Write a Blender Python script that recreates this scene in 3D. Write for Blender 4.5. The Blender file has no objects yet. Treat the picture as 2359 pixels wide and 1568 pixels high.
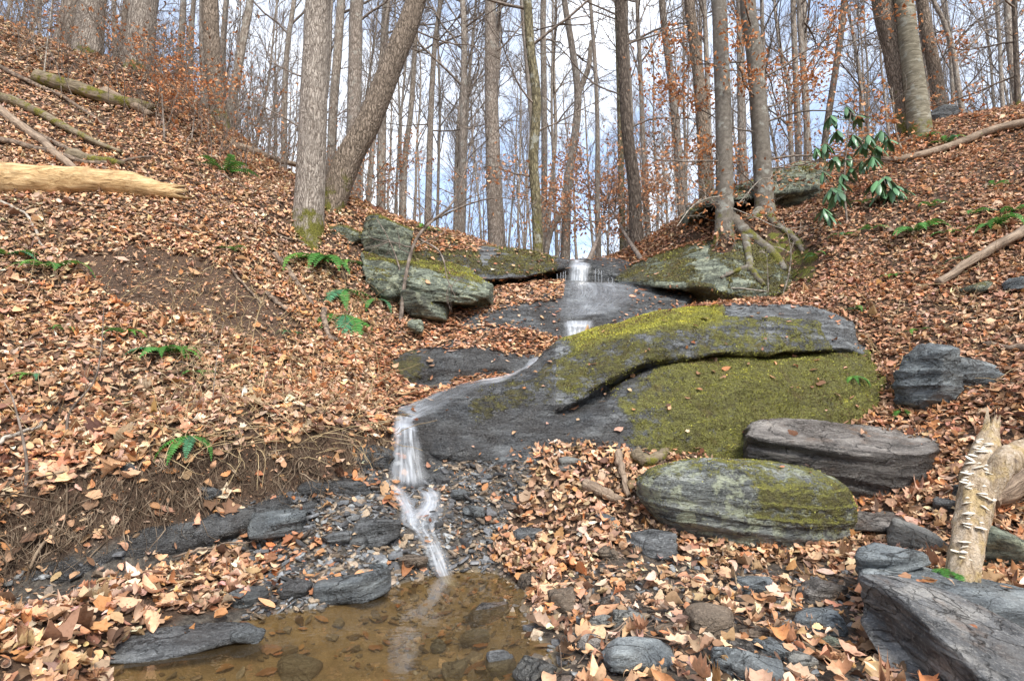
import bpy, math, random
import numpy as np
from mathutils import Vector, Matrix
from mathutils.bvhtree import BVHTree

SC = bpy.context.scene
COL = SC.collection
R = math.radians
# ------------------------------------------------------------------ camera, sky, sun, exposure
PITCH, CAM_H, FPX, CU, CV = R(7.0), 1.15, 1310.0, 1179.5, 783.5
cam_d = bpy.data.cameras.new('camera'); cam = bpy.data.objects.new('camera', cam_d); COL.objects.link(cam)
cam.location = (0, 0, CAM_H); cam.rotation_euler = (R(90) + PITCH, 0, 0)
cam_d.sensor_width = 36.0; cam_d.lens = FPX / 2359.0 * 36.0; cam_d.clip_start = 0.05; cam_d.clip_end = 2000
SC.camera = cam
SUN_EL, SUN_ROT = R(48), R(158)
world = bpy.data.worlds.new("World"); SC.world = world; world.use_nodes = True
nt = world.node_tree; nt.nodes.clear()
def wn(t, **k):
    n = nt.nodes.new(t)
    for a, b in k.items(): setattr(n, a, b)
    return n
sky = wn('ShaderNodeTexSky', sky_type='NISHITA', sun_disc=False, sun_elevation=SUN_EL, sun_rotation=SUN_ROT)
sky.air_density = 1.0; sky.dust_density = 1.2; sky.ozone_density = 1.5
tc = wn('ShaderNodeTexCoord'); sep = wn('ShaderNodeSeparateXYZ'); nt.links.new(tc.outputs['Generated'], sep.inputs[0])
zc = wn('ShaderNodeMath', operation='MAXIMUM'); nt.links.new(sep.outputs['Z'], zc.inputs[0]); zc.inputs[1].default_value = 0.0
za = wn('ShaderNodeMath', operation='ADD'); nt.links.new(zc.outputs[0], za.inputs[0]); za.inputs[1].default_value = 0.22
dx = wn('ShaderNodeMath', operation='DIVIDE'); dy = wn('ShaderNodeMath', operation='DIVIDE')
nt.links.new(sep.outputs['X'], dx.inputs[0]); nt.links.new(za.outputs[0], dx.inputs[1])
nt.links.new(sep.outputs['Y'], dy.inputs[0]); nt.links.new(za.outputs[0], dy.inputs[1])
cmb = wn('ShaderNodeCombineXYZ'); nt.links.new(dx.outputs[0], cmb.inputs[0]); nt.links.new(dy.outputs[0], cmb.inputs[1])
cl = wn('ShaderNodeTexNoise'); cl.inputs['Scale'].default_value = 1.25; cl.inputs['Detail'].default_value = 9; cl.inputs['Roughness'].default_value = 0.58
cl.inputs['Distortion'].default_value = 0.6
mp = wn('ShaderNodeMapping'); mp.inputs['Location'].default_value = (3.35, 0.6, 0.0); mp.inputs['Scale'].default_value = (1.0, 0.75, 1)
nt.links.new(cmb.outputs[0], mp.inputs[0]); nt.links.new(mp.outputs[0], cl.inputs['Vector'])
cr = wn('ShaderNodeValToRGB'); cr.color_ramp.elements[0].position = 0.43; cr.color_ramp.elements[1].position = 0.64; cr.color_ramp.elements[0].color = (0.18, 0.18, 0.18, 1)
nt.links.new(cl.outputs['Fac'], cr.inputs[0])
bg1 = wn('ShaderNodeBackground'); bg1.inputs[1].default_value = 0.13; nt.links.new(sky.outputs[0], bg1.inputs[0])
bg2 = wn('ShaderNodeBackground'); bg2.inputs[0].default_value = (0.93, 0.96, 1.0, 1); bg2.inputs[1].default_value = 0.82
mx = wn('ShaderNodeMixShader'); nt.links.new(cr.outputs[0], mx.inputs[0]); nt.links.new(bg1.outputs[0], mx.inputs[1]); nt.links.new(bg2.outputs[0], mx.inputs[2])
wo = wn('ShaderNodeOutputWorld'); nt.links.new(mx.outputs[0], wo.inputs[0])
sun_d = bpy.data.lights.new('sun', 'SUN'); sun = bpy.data.objects.new('sun', sun_d); COL.objects.link(sun)
sun_d.energy = 2.0; sun_d.angle = R(16); sun_d.color = (1.0, 0.95, 0.86)
sdir = Vector((math.sin(SUN_ROT) * math.cos(SUN_EL), math.cos(SUN_ROT) * math.cos(SUN_EL), math.sin(SUN_EL)))
sun.rotation_euler = sdir.to_track_quat('Z', 'Y').to_euler(); sun.location = sdir * 60
SC.view_settings.view_transform = 'Standard'; SC.view_settings.look = 'None'; SC.view_settings.gamma = 1.0
SC.view_settings.exposure = 1.38
SC.render.engine = 'CYCLES'
SC.cycles.max_bounces = 6; SC.cycles.transparent_max_bounces = 24; SC.cycles.caustics_reflective = False; SC.cycles.caustics_refractive = False
SC.cycles.use_denoising = True

# ------------------------------------------------------------------ picture point <-> place
cp, sp = math.cos(PITCH), math.sin(PITCH)
def P(u, v, d):
    a, b = u - CU, v - CV
    x, y, z = a, FPX * cp + b * sp, FPX * sp - b * cp
    s = d / y
    return np.array((x * s, d, CAM_H + z * s))
def PZ(u, v, zz):
    a, b = u - CU, v - CV
    x, y, z = a, FPX * cp + b * sp, FPX * sp - b * cp
    s = (zz - CAM_H) / z
    return np.array((x * s, y * s, zz))
def UV(p):
    p = np.asarray(p, float); q = p - np.array((0, 0, CAM_H))
    f = q[..., 1] * cp + q[..., 2] * sp; up = -q[..., 1] * sp + q[..., 2] * cp
    f = np.where(f < 0.05, 0.05, f)
    return CU + FPX * q[..., 0] / f, CV - FPX * up / f
def inpoly(u, v, poly):
    res = np.zeros(np.shape(u), bool); n = len(poly)
    for i in range(n):
        x1, y1 = poly[i]; x2, y2 = poly[(i + 1) % n]
        c = ((y1 > v) != (y2 > v))
        with np.errstate(divide='ignore', invalid='ignore'):
            res ^= c & (u < (x2 - x1) * (v - y1) / (y2 - y1 + 1e-12) + x1)
    return res
# ------------------------------------------------------------------ noise
_rg = np.random.RandomState(7)
_perm = np.tile(_rg.permutation(512), 3); _g = _rg.normal(size=(512, 3)); _g /= np.linalg.norm(_g, axis=1)[:, None]
def perlin(p):
    p = np.asarray(p, float); i = np.floor(p).astype(np.int64); f = p - i; i &= 511
    w = f * f * f * (f * (f * 6 - 15) + 10); out = 0
    for a in (0, 1):
        for b in (0, 1):
            for c in (0, 1):
                h = _perm[_perm[_perm[(i[..., 0] + a) & 511] + ((i[..., 1] + b) & 511)] + ((i[..., 2] + c) & 511)]
                g = _g[h & 511]
                dd = g[..., 0] * (f[..., 0] - a) + g[..., 1] * (f[..., 1] - b) + g[..., 2] * (f[..., 2] - c)
                out = out + dd * (w[..., 0] if a else 1 - w[..., 0]) * (w[..., 1] if b else 1 - w[..., 1]) * (w[..., 2] if c else 1 - w[..., 2])
    return out
def fbm(p, octv=4, gain=0.5, ridge=False):
    s, a, t = 0, 1.0, 0.0
    p = np.asarray(p, float)
    for k in range(octv):
        n = perlin(p + 17.3 * k)
        s = s + a * ((1 - 2 * np.abs(n)) if ridge else n); t += a; a *= gain; p = p * 2.03
    return s / t
# ------------------------------------------------------------------ meshes
def link(o, parent=None):
    COL.objects.link(o)
    if parent is not None: o.parent = parent
    return o
def mesh_np(name, V, faces, mat=None, parent=None, smooth=True, attrs=None, cols=None, loc=None):
    """V (n,3); faces: list of int arrays (m,k)."""
    V = np.asarray(V, np.float32)
    if loc is not None: V = V - np.asarray(loc, np.float32)
    me = bpy.data.meshes.new(name); me.vertices.add(len(V)); me.vertices.foreach_set('co', V.ravel())
    faces = [np.asarray(f, np.int32) for f in faces if len(f)]
    li = np.concatenate([f.ravel() for f in faces]); tot = np.concatenate([np.full(len(f), f.shape[1], np.int32) for f in faces])
    st = np.concatenate(([0], np.cumsum(tot)[:-1])).astype(np.int32)
    me.loops.add(len(li)); me.loops.foreach_set('vertex_index', li)
    me.polygons.add(len(tot)); me.polygons.foreach_set('loop_start', st); me.polygons.foreach_set('loop_total', tot)
    me.polygons.foreach_set('use_smooth', np.full(len(tot), smooth, bool))
    for k, a in (attrs or {}).items():
        at = me.attributes.new(k, 'FLOAT', 'POINT'); at.data.foreach_set('value', np.asarray(a, np.float32))
    if cols is not None:
        at = me.attributes.new('tint', 'FLOAT_COLOR', 'POINT')
        at.data.foreach_set('color', np.concatenate([cols, np.ones((len(cols), 1))], 1).astype(np.float32).ravel())
    me.update(calc_edges=True)
    if mat is not None: me.materials.append(mat)
    o = bpy.data.objects.new(name, me)
    if loc is not None and parent is None: o.location = loc
    return link(o, parent)
def tag(o, label=None, cat=None, group=None, kind=None):
    if label: o['label'] = label
    if cat: o['category'] = cat
    if group: o['group'] = group
    if kind: o['kind'] = kind
    return o
def empty(name, loc, label, cat, group=None, rz=0):
    o = bpy.data.objects.new(name, None); o.location = loc; o.rotation_euler = (0, 0, rz); o.empty_display_size = 0.1
    link(o); return tag(o, label, cat, group)
class MB:
    def __init__(s): s.V, s.Q, s.T, s.C, s.n = [], [], [], [], 0
    def add(s, V, Q=None, T=None, col=None):
        V = np.asarray(V, float)
        if Q is not None and len(Q): s.Q.append(np.asarray(Q) + s.n)
        if T is not None and len(T): s.T.append(np.asarray(T) + s.n)
        s.V.append(V); s.n += len(V)
        if col is not None: s.C.append(np.broadcast_to(np.asarray(col, float), (len(V), 3)))
    def tube(s, pts, rad, sides=6, cap=False, col=None, wob=0):
        V, Q = tube(pts, rad, sides); T = None
        if wob: V = V + wob * fbm(V * 9, 3)[:, None] * (V - np.repeat(np.asarray(pts, float), sides, 0)) / (np.repeat(np.asarray(rad), sides)[:, None] + 1e-6)
        if cap:
            m = len(V); c0 = np.asarray(pts[0], float); c1 = np.asarray(pts[-1], float); V = np.concatenate([V, [c0, c1]])
            k = np.arange(sides); k2 = (k + 1) % sides; b = (len(pts) - 1) * sides
            T = np.concatenate([np.stack([k2, k, np.full(sides, m)], 1), np.stack([k + b, k2 + b, np.full(sides, m + 1)], 1)])
        s.add(V, Q, T, col)
    def build(s, name, mat, parent=None, loc=None, smooth=True, **k):
        V = np.concatenate(s.V)
        return mesh_np(name, V, [np.concatenate(x) for x in (s.Q, s.T) if x], mat, parent, smooth, cols=np.concatenate(s.C) if s.C else None, loc=loc, **k)
_ring = {k: (np.cos(np.arange(k) * 2 * np.pi / k), np.sin(np.arange(k) * 2 * np.pi / k)) for k in range(3, 41)}
def tube(pts, rad, sides):
    p = np.asarray(pts, float); n = len(p); r = np.asarray(rad, float)
    t = np.gradient(p, axis=0); t /= np.linalg.norm(t, axis=1)[:, None] + 1e-9
    m = t[n // 2]; ref = np.array((1.0, 0, 0)) if abs(m[0]) < 0.8 else np.array((0, 0, 1.0))
    a = np.cross(t, ref); a /= np.linalg.norm(a, axis=1)[:, None] + 1e-9; b = np.cross(t, a)
    c, s = _ring[sides]
    V = p[:, None] + r[:, None, None] * (a[:, None] * c[None, :, None] + b[:, None] * s[None, :, None])
    i = np.arange(n - 1)[:, None] * sides; k = np.arange(sides)[None]; k2 = (k + 1) % sides
    Q = np.stack([i + k, i + k2, i + sides + k2, i + sides + k], -1).reshape(-1, 4)
    return V.reshape(-1, 3), Q
def crv(pts, n, lin=0.0, seg=None):
    """Catmull-Rom through control points (k,m) -> (n,m), evenly by chord length."""
    p = np.asarray(pts, float); k = len(p)
    if k == 2: t = np.linspace(0, 1, n)[:, None]; return p[0] * (1 - t) + p[1] * t
    L = np.concatenate(([0], np.cumsum((np.sqrt(np.linalg.norm(np.diff(p, axis=0), axis=1)) if seg is None else seg) + 1e-6))); x = np.linspace(0, L[-1], n)
    tg = np.zeros_like(p)
    for i in range(k):
        a, b = max(i - 1, 0), min(i + 1, k - 1); tg[i] = (p[b] - p[a]) / (L[b] - L[a])
    j = np.clip(np.searchsorted(L, x, 'right') - 1, 0, k - 2); h = (L[j + 1] - L[j])[:, None]; s = ((x - L[j])[:, None]) / h
    if lin: return (1 - lin) * crv(pts, n, 0.0, seg) + lin * (p[j] * (1 - s) + p[j+1] * s)
    return (2*s**3 - 3*s**2 + 1) * p[j] + (s**3 - 2*s**2 + s) * h * tg[j] + (-2*s**3 + 3*s**2) * p[j+1] + (s**3 - s**2) * h * tg[j+1]
def vnormals(V, faces):
    N = np.zeros_like(V)
    for F in faces:
        a, b, c = V[F[:, 0]], V[F[:, 1]], V[F[:, -1]]
        n = np.cross(b - a, c - a)
        for k in range(F.shape[1]): np.add.at(N, F[:, k], n)
    return N / (np.linalg.norm(N, axis=1)[:, None] + 1e-12)
def sstep(x, a, b):
    t = np.clip((x - a) / (b - a), 0, 1); return t * t * (3 - 2 * t)

# ------------------------------------------------------------------ materials
class NT:
    def __init__(s, name):
        s.m = bpy.data.materials.new(name); s.m.use_nodes = True; s.t = s.m.node_tree; s.t.nodes.clear()
    def n(s, t, ins=None, **k):
        x = s.t.nodes.new(t)
        for a, b in k.items(): setattr(x, a, b)
        for a, b in (ins or {}).items():
            if isinstance(b, bpy.types.NodeSocket): s.t.links.new(b, x.inputs[a])
            else: x.inputs[a].default_value = b
        return x
    def attr(s, nm, out='Fac'): return s.n('ShaderNodeAttribute', attribute_name=nm).outputs[out]
    def obj(s): return s.n('ShaderNodeTexCoord').outputs['Object']
    def map(s, vec, scale=(1, 1, 1), rot=(0, 0, 0)): return s.n('ShaderNodeMapping', {'Vector': vec, 'Scale': scale, 'Rotation': rot}).outputs[0]
    def noise(s, vec, sc, det=4, rough=0.55, dist=0.0): return s.n('ShaderNodeTexNoise', {'Vector': vec, 'Scale': sc, 'Detail': det, 'Roughness': rough, 'Distortion': dist}).outputs['Fac']
    def vor(s, vec, sc, out='Distance'): return s.n('ShaderNodeTexVoronoi', {'Vector': vec, 'Scale': sc}).outputs[out]
    def math(s, op, a, b=0.0, clamp=False):
        return s.n('ShaderNodeMath', {0: a, 1: b}, operation=op, use_clamp=clamp).outputs[0]
    def step(s, x, a, b): return s.n('ShaderNodeMapRange', {'Value': x, 'From Min': a, 'From Max': b}, interpolation_type='SMOOTHSTEP').outputs[0]
    def mix(s, f, a, b):
        x = s.t.nodes.new('ShaderNodeMix'); x.data_type = 'RGBA'
        for k, v in ((0, f), (6, a), (7, b)):
            if isinstance(v, bpy.types.NodeSocket): s.t.links.new(v, x.inputs[k])
            else: x.inputs[k].default_value = v if not isinstance(v, tuple) or len(v) == 4 else (*v, 1)
        return x.outputs[2]
    def ramp(s, f, stops):
        r = s.n('ShaderNodeValToRGB', {0: f}).color_ramp
        while len(r.elements) > len(stops): r.elements.remove(r.elements[-1])
        while len(r.elements) < len(stops): r.elements.new(0.5)
        for e, (p, c) in zip(r.elements, stops): e.position = p; e.color = (*c, 1)
        return s.t.nodes[-1].outputs[0]
    def bump(s, h, dist, st=1.0, nrm=None):
        i = {'Height': h, 'Distance': dist, 'Strength': st}
        if nrm is not None: i['Normal'] = nrm
        return s.n('ShaderNodeBump', i).outputs[0]
    def out(s, sh): s.n('ShaderNodeOutputMaterial', {'Surface': sh}); return s.m
    def pbr(s, col, rough=0.8, nrm=None, spec=0.3, **k):
        i = {'Base Color': col if isinstance(col, bpy.types.NodeSocket) else (*col, 1), 'Roughness': rough, 'Specular IOR Level': spec}
        if nrm is not None: i['Normal'] = nrm
        i.update(k); return s.out(s.n('ShaderNodeBsdfPrincipled', i).outputs[0])

def rock_mat(name, ca, cb, cc, strata_rot=(0.25, 0.1, 0), stretch=7.0, lichen=0.0, rust=0.0):
    t = NT(name); o = t.n('ShaderNodeNewGeometry').outputs['Position']
    sv = t.map(o, (1.3, 1.3, stretch), strata_rot)
    n1 = t.noise(sv, 2.2, 8, 0.62, 0.35); n2 = t.noise(o, 3.0, 5, 0.6); n3 = t.noise(o, 60, 3, 0.6)
    base = t.ramp(n1, [(0.32, ca), (0.50, cb), (0.66, cc)])
    wv = t.n('ShaderNodeVectorMath', {0: sv, 1: t.n('ShaderNodeVectorMath', {0: t.n('ShaderNodeTexNoise', {'Vector': o, 'Scale': 2.5, 'Detail': 4}).outputs['Color'], 1: (1.6, 1.6, 1.6)}, operation='MULTIPLY').outputs[0]}, operation='ADD').outputs[0]
    ck = t.n('ShaderNodeTexVoronoi', {'Vector': wv, 'Scale': 1.5}, feature='DISTANCE_TO_EDGE').outputs['Distance']
    crack = t.math('MULTIPLY', t.step(ck, 0.035, 0.0), t.step(t.noise(o, 2.7, 3, 0.5), 0.34, 0.52))
    ck2 = t.n('ShaderNodeTexVoronoi', {'Vector': wv, 'Scale': 4.3}, feature='DISTANCE_TO_EDGE').outputs['Distance']
    crack = t.math('MAXIMUM', crack, t.math('MULTIPLY', t.math('MULTIPLY', t.step(ck2, 0.05, 0.0), t.step(t.noise(o, 3.9, 3, 0.5), 0.46, 0.62)), 0.8))
    base = t.mix(t.math('MULTIPLY', crack, 0.85), base, (0.012, 0.012, 0.012))
    base = t.mix(t.math('MULTIPLY', t.step(t.noise(o, 1.7, 5, 0.65), 0.48, 0.66), 0.55), base, tuple(x * 0.75 for x in (ca[0] * 1.25, ca[1] * 1.05, ca[2] * 0.9)))
    base = t.mix(t.math('MULTIPLY', t.step(n2, 0.5, 0.72), 0.6), base, tuple(x * 0.45 for x in ca))
    if rust: base = t.mix(t.math('MULTIPLY', t.step(t.noise(o, 4.4, 5, 0.7), 0.52, 0.7), rust), base, (0.22, 0.12, 0.06))
    base = t.mix(t.math('MULTIPLY', t.step(n3, 0.5, 0.75), 0.35), base, tuple(min(1, x * 1.7) for x in cc))
    if lichen:
        ln = t.noise(o, 7.5, 6, 0.68, 0.5)
        base = t.mix(t.math('MULTIPLY', t.step(ln, 0.60 - 0.16 * lichen, 0.66 - 0.10 * lichen), 0.8), base, (0.40, 0.425, 0.30))
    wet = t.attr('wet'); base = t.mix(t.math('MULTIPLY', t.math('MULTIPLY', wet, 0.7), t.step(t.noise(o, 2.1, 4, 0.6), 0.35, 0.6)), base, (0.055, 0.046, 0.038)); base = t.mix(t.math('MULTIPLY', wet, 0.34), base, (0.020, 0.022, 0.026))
    mn = t.noise(o, 8.0, 6, 0.65); mf = t.noise(o, 85, 4, 0.7); mg = t.noise(o, 22, 4, 0.6)
    a = t.attr('moss'); hue = t.attr('hue')
    cov = t.step(t.math('ADD', t.math('ADD', t.math('MULTIPLY', mn, 0.75), t.math('MULTIPLY', mg, 0.35)), a), 0.76, 0.92)
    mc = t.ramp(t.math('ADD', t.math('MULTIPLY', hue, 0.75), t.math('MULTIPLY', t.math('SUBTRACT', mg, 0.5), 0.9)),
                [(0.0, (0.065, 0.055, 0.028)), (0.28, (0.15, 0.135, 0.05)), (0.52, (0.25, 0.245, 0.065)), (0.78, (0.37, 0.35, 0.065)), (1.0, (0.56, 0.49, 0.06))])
    mc = t.mix(t.math('MULTIPLY', t.step(mf, 0.42, 0.62), 0.5), mc, (0.045, 0.040, 0.014))
    mc = t.mix(t.math('MULTIPLY', t.step(t.noise(o, 5.5, 4, 0.6), 0.56, 0.7), 0.55), mc, (0.12, 0.075, 0.035))
    colr = t.mix(cov, base, mc)
    b1 = t.bump(t.math('SUBTRACT', n1, crack), 0.10, 1.0); b2 = t.bump(t.noise(sv, 11, 6, 0.7), 0.04, 1.0, b1); b3 = t.bump(t.math('MULTIPLY', cov, t.math('ADD', t.math('MULTIPLY', mf, 1.0), mg)), 0.045, 1.0, b2)
    b4 = t.bump(n3, 0.006, 0.8, b3)
    rg = t.math('SUBTRACT', 0.78, t.math('MULTIPLY', t.math('MULTIPLY', wet, t.math('SUBTRACT', 1.0, cov)), 0.52))
    return t.pbr(colr, rg, b4, 0.45)
SLATE = rock_mat('slate_rock', (0.045, 0.047, 0.050), (0.145, 0.152, 0.158), (0.31, 0.325, 0.33))
SLATE_BROWN = rock_mat('brown_slate_rock', (0.055, 0.048, 0.043), (0.17, 0.153, 0.14), (0.36, 0.33, 0.30), rust=0.45)
GREEN_ROCK = rock_mat('green_grey_rock', (0.06, 0.07, 0.055), (0.18, 0.205, 0.16), (0.36, 0.40, 0.31), lichen=0.5)
LICHEN_ROCK = rock_mat('lichen_boulder_rock', (0.06, 0.065, 0.062), (0.20, 0.215, 0.205), (0.40, 0.415, 0.38), lichen=0.7, stretch=9, strata_rot=(0.1, -0.1, 0))
SLAB = rock_mat('streaked_slab_rock', (0.08, 0.083, 0.088), (0.19, 0.195, 0.20), (0.40, 0.385, 0.36), strata_rot=(1.2, 0.3, 0.6), rust=0.4)
GREY_STONE = rock_mat('grey_stone', (0.12, 0.12, 0.115), (0.20, 0.20, 0.185), (0.30, 0.29, 0.26), stretch=3)
TAN_STONE = rock_mat('brown_stone', (0.10, 0.075, 0.055), (0.19, 0.145, 0.105), (0.30, 0.24, 0.18), stretch=3, rust=0.4)
BLUE_STONE = rock_mat('blue_slate_stone', (0.06, 0.068, 0.074), (0.155, 0.176, 0.188), (0.33, 0.36, 0.365), stretch=5)

def soil_mat():
    t = NT('forest_soil'); o = t.n('ShaderNodeNewGeometry').outputs['Position']
    n1 = t.noise(o, 3, 6, 0.6); n2 = t.noise(o, 45, 5, 0.7); w = t.attr('wet'); ms = t.attr('moss')
    c = t.ramp(n2, [(0.3, (0.022, 0.014, 0.009)), (0.52, (0.07, 0.043, 0.028)), (0.7, (0.15, 0.095, 0.06))])
    c = t.mix(t.math('MULTIPLY', t.step(n1, 0.45, 0.65), 0.5), c, (0.10, 0.06, 0.038))
    g = t.ramp(t.noise(o, 30, 5, 0.7), [(0.3, (0.02, 0.019, 0.018)), (0.5, (0.07, 0.06, 0.05)), (0.72, (0.17, 0.15, 0.12))])
    c = t.mix(w, c, g)
    mud = t.attr('mud'); c = t.mix(mud, c, t.ramp(t.noise(o, 9, 5, 0.6), [(0.3, (0.17, 0.13, 0.08)), (0.7, (0.31, 0.245, 0.155))]))
    mc = t.ramp(t.noise(o, 40, 4, 0.7), [(0.35, (0.05, 0.05, 0.012)), (0.6, (0.15, 0.155, 0.025))])
    c = t.mix(t.step(t.math('ADD', t.noise(o, 7, 5, 0.6), ms), 0.95, 1.1), c, mc)
    b = t.bump(t.noise(o, 70, 4, 0.7), 0.012, 1.0, t.bump(n2, 0.02, 0.8))
    return t.pbr(c, t.math('SUBTRACT', 0.95, t.math('MULTIPLY', w, 0.5)), b, 0.35)
SOIL = soil_mat()
def leaf_mat(name, trans=0.25):
    t = NT(name); c = t.attr('tint', 'Color'); o = t.n('ShaderNodeNewGeometry').outputs['Position']
    n = t.noise(o, 55, 3, 0.6); c2 = t.mix(t.math('MULTIPLY', t.step(n, 0.45, 0.7), 0.45), c, t.n('ShaderNodeHueSaturation', {'Color': c, 'Value': 0.5, 'Saturation': 1.1}).outputs[0])
    b = t.bump(t.noise(o, 120, 2, 0.5), 0.003, 0.6)
    p = t.n('ShaderNodeBsdfPrincipled', {'Base Color': c2, 'Roughness': 0.62, 'Specular IOR Level': 0.25, 'Normal': b}).outputs[0]
    tr = t.n('ShaderNodeBsdfTranslucent', {'Color': c2}).outputs[0]
    return t.out(t.n('ShaderNodeMixShader', {0: trans, 1: p, 2: tr}).outputs[0])
LEAF = leaf_mat('dead_leaf', 0.22); FOLIAGE = leaf_mat('green_leaf', 0.3)
def bark_mat(name, ca, cb, cc, stretch=0.13, scale=26, moss=0.0, moss_h=0.5, patches=0.0, bdist=0.03, horizontal=False, plates=0.26):
    t = NT(name); o = t.obj()
    sc = (1, 1, stretch) if not horizontal else (0.35, 0.35, 1.6)
    wv = t.map(o, sc); wv = t.n('ShaderNodeVectorMath', {0: wv, 1: t.n('ShaderNodeVectorMath', {0: t.n('ShaderNodeTexNoise', {'Vector': o, 'Scale': 7.0, 'Detail': 3}).outputs['Color'], 1: (0.10, 0.10, 0.03)}, operation='MULTIPLY').outputs[0]}, operation='ADD').outputs[0]
    n1 = t.noise(wv, scale, 6, 0.65, 0.3); v = t.n('ShaderNodeTexVoronoi', {'Vector': wv, 'Scale': scale * 0.75}, feature='DISTANCE_TO_EDGE').outputs['Distance']; n2 = t.noise(o, 2.6, 4, 0.6)
    h = t.math('ADD', t.math('MULTIPLY', n1, 0.80), t.math('MULTIPLY', t.step(v, 0.0, 0.3), plates))
    c = t.ramp(h, [(0.32, ca), (0.56, cb), (0.82, cc)])
    c = t.mix(t.math('MULTIPLY', t.step(n2, 0.42, 0.68), 0.5), c, tuple(x * 0.6 for x in cb))
    if patches: c = t.mix(t.math('MULTIPLY', t.step(t.noise(o, 5, 6, 0.65), 0.54, 0.62), patches), c, (0.42, 0.44, 0.40))
    z = t.n('ShaderNodeSeparateXYZ', {0: o}).outputs[2]
    if moss:
        mz = t.math('ADD', t.math('MULTIPLY', t.noise(o, 4, 6, 0.65), 1.5), t.math('SUBTRACT', t.math('MULTIPLY', t.step(z, moss_h + 0.75, 0.35), moss), 0.30))
        c = t.mix(t.step(mz, 0.72, 0.95), c, t.ramp(t.noise(o, 50, 3, 0.7), [(0.35, (0.05, 0.05, 0.014)), (0.65, (0.17, 0.16, 0.03))]))
    b = t.bump(h, bdist, 1.0)
    return t.pbr(c, 0.9, b, 0.2)
BARK_SHAG = bark_mat('shaggy_grey_bark', (0.08, 0.062, 0.05), (0.31, 0.265, 0.225), (0.50, 0.445, 0.39), 0.14, 44, 0.55, 0.7)
BARK_OAK = bark_mat('ridged_brown_bark', (0.045, 0.034, 0.026), (0.22, 0.172, 0.132), (0.37, 0.30, 0.24), 0.2, 40, 0.42, 1.3)
BARK_BEECH = bark_mat('smooth_beech_bark', (0.10, 0.085, 0.07), (0.20, 0.178, 0.15), (0.31, 0.285, 0.245), 0.9, 16, 0.35, 1.0, 0.35, 0.008, plates=0.03)
BARK_TULIP = bark_mat('straight_grey_bark', (0.10, 0.08, 0.065), (0.26, 0.215, 0.18), (0.38, 0.33, 0.285), 0.3, 30, 0, 0, 0.25)
BARK_MOSSY = bark_mat('mossy_trunk_bark', (0.05, 0.042, 0.028), (0.17, 0.145, 0.085), (0.29, 0.26, 0.17), 0.3, 22, 0.28, 3.5, 0.4)
BARK_BIRCH = bark_mat('peeling_birch_bark', (0.10, 0.085, 0.06), (0.24, 0.215, 0.16), (0.46, 0.43, 0.34), 1, 11, 0.5, 0.8, 0.25, 0.02, True, plates=0.12)
BARK_DARK = bark_mat('dark_bark', (0.045, 0.035, 0.028), (0.14, 0.11, 0.088), (0.25, 0.205, 0.165), 0.25, 24, 0.4, 0.6)
BARK_FAR = bark_mat('grey_brown_bark', (0.13, 0.105, 0.085), (0.30, 0.252, 0.21), (0.43, 0.375, 0.325), 0.3, 22, 0, 0, 0.3)
TWIG = bark_mat('twig_bark', (0.10, 0.08, 0.065), (0.22, 0.178, 0.148), (0.33, 0.275, 0.235), 1, 9)
TWIG_PALE = bark_mat('pale_twig_bark', (0.22, 0.19, 0.155), (0.40, 0.355, 0.30), (0.52, 0.47, 0.40), 1, 12)
STRAW = bark_mat('straw', (0.30, 0.21, 0.11), (0.46, 0.35, 0.20), (0.58, 0.46, 0.30), 1, 12)
ROOT = bark_mat('root_skin', (0.05, 0.035, 0.024), (0.17, 0.122, 0.082), (0.38, 0.295, 0.21), 1, 7)
STICK = bark_mat('weathered_stick', (0.07, 0.052, 0.042), (0.21, 0.155, 0.115), (0.34, 0.265, 0.20), 1, 15)
def log_mat(name, ca, cb, cc, moss=0.0):
    t = NT(name); o = t.obj(); wv = t.map(o, (0.12, 1, 1)); n = t.noise(wv, 24, 6, 0.65, 0.8); n2 = t.noise(o, 5, 5, 0.6)
    c = t.ramp(n, [(0.30, ca), (0.46, cb), (0.68, cc)]); c = t.mix(t.math('MULTIPLY', t.step(n2, 0.5, 0.68), 0.6), c, tuple(x * 0.5 for x in cb))
    if moss: c = t.mix(t.step(t.math('ADD', t.noise(o, 6, 5, 0.65), moss), 0.92, 1.06), c, t.ramp(t.noise(o, 45, 3, 0.7), [(0.35, (0.05, 0.05, 0.012)), (0.65, (0.20, 0.18, 0.03))]))
    return t.pbr(c, 0.85, t.bump(n, 0.03, 1.0, t.bump(n2, 0.02, 0.6)), 0.2)
LOG_PALE = log_mat('barkless_pale_wood', (0.13, 0.075, 0.035), (0.46, 0.30, 0.145), (0.72, 0.53, 0.30))
LOG_GREY = log_mat('weathered_log', (0.08, 0.06, 0.045), (0.25, 0.185, 0.135), (0.40, 0.31, 0.23))
LOG_MOSS = log_mat('mossy_log', (0.05, 0.04, 0.03), (0.19, 0.15, 0.10), (0.31, 0.25, 0.18), 0.45)
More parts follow.
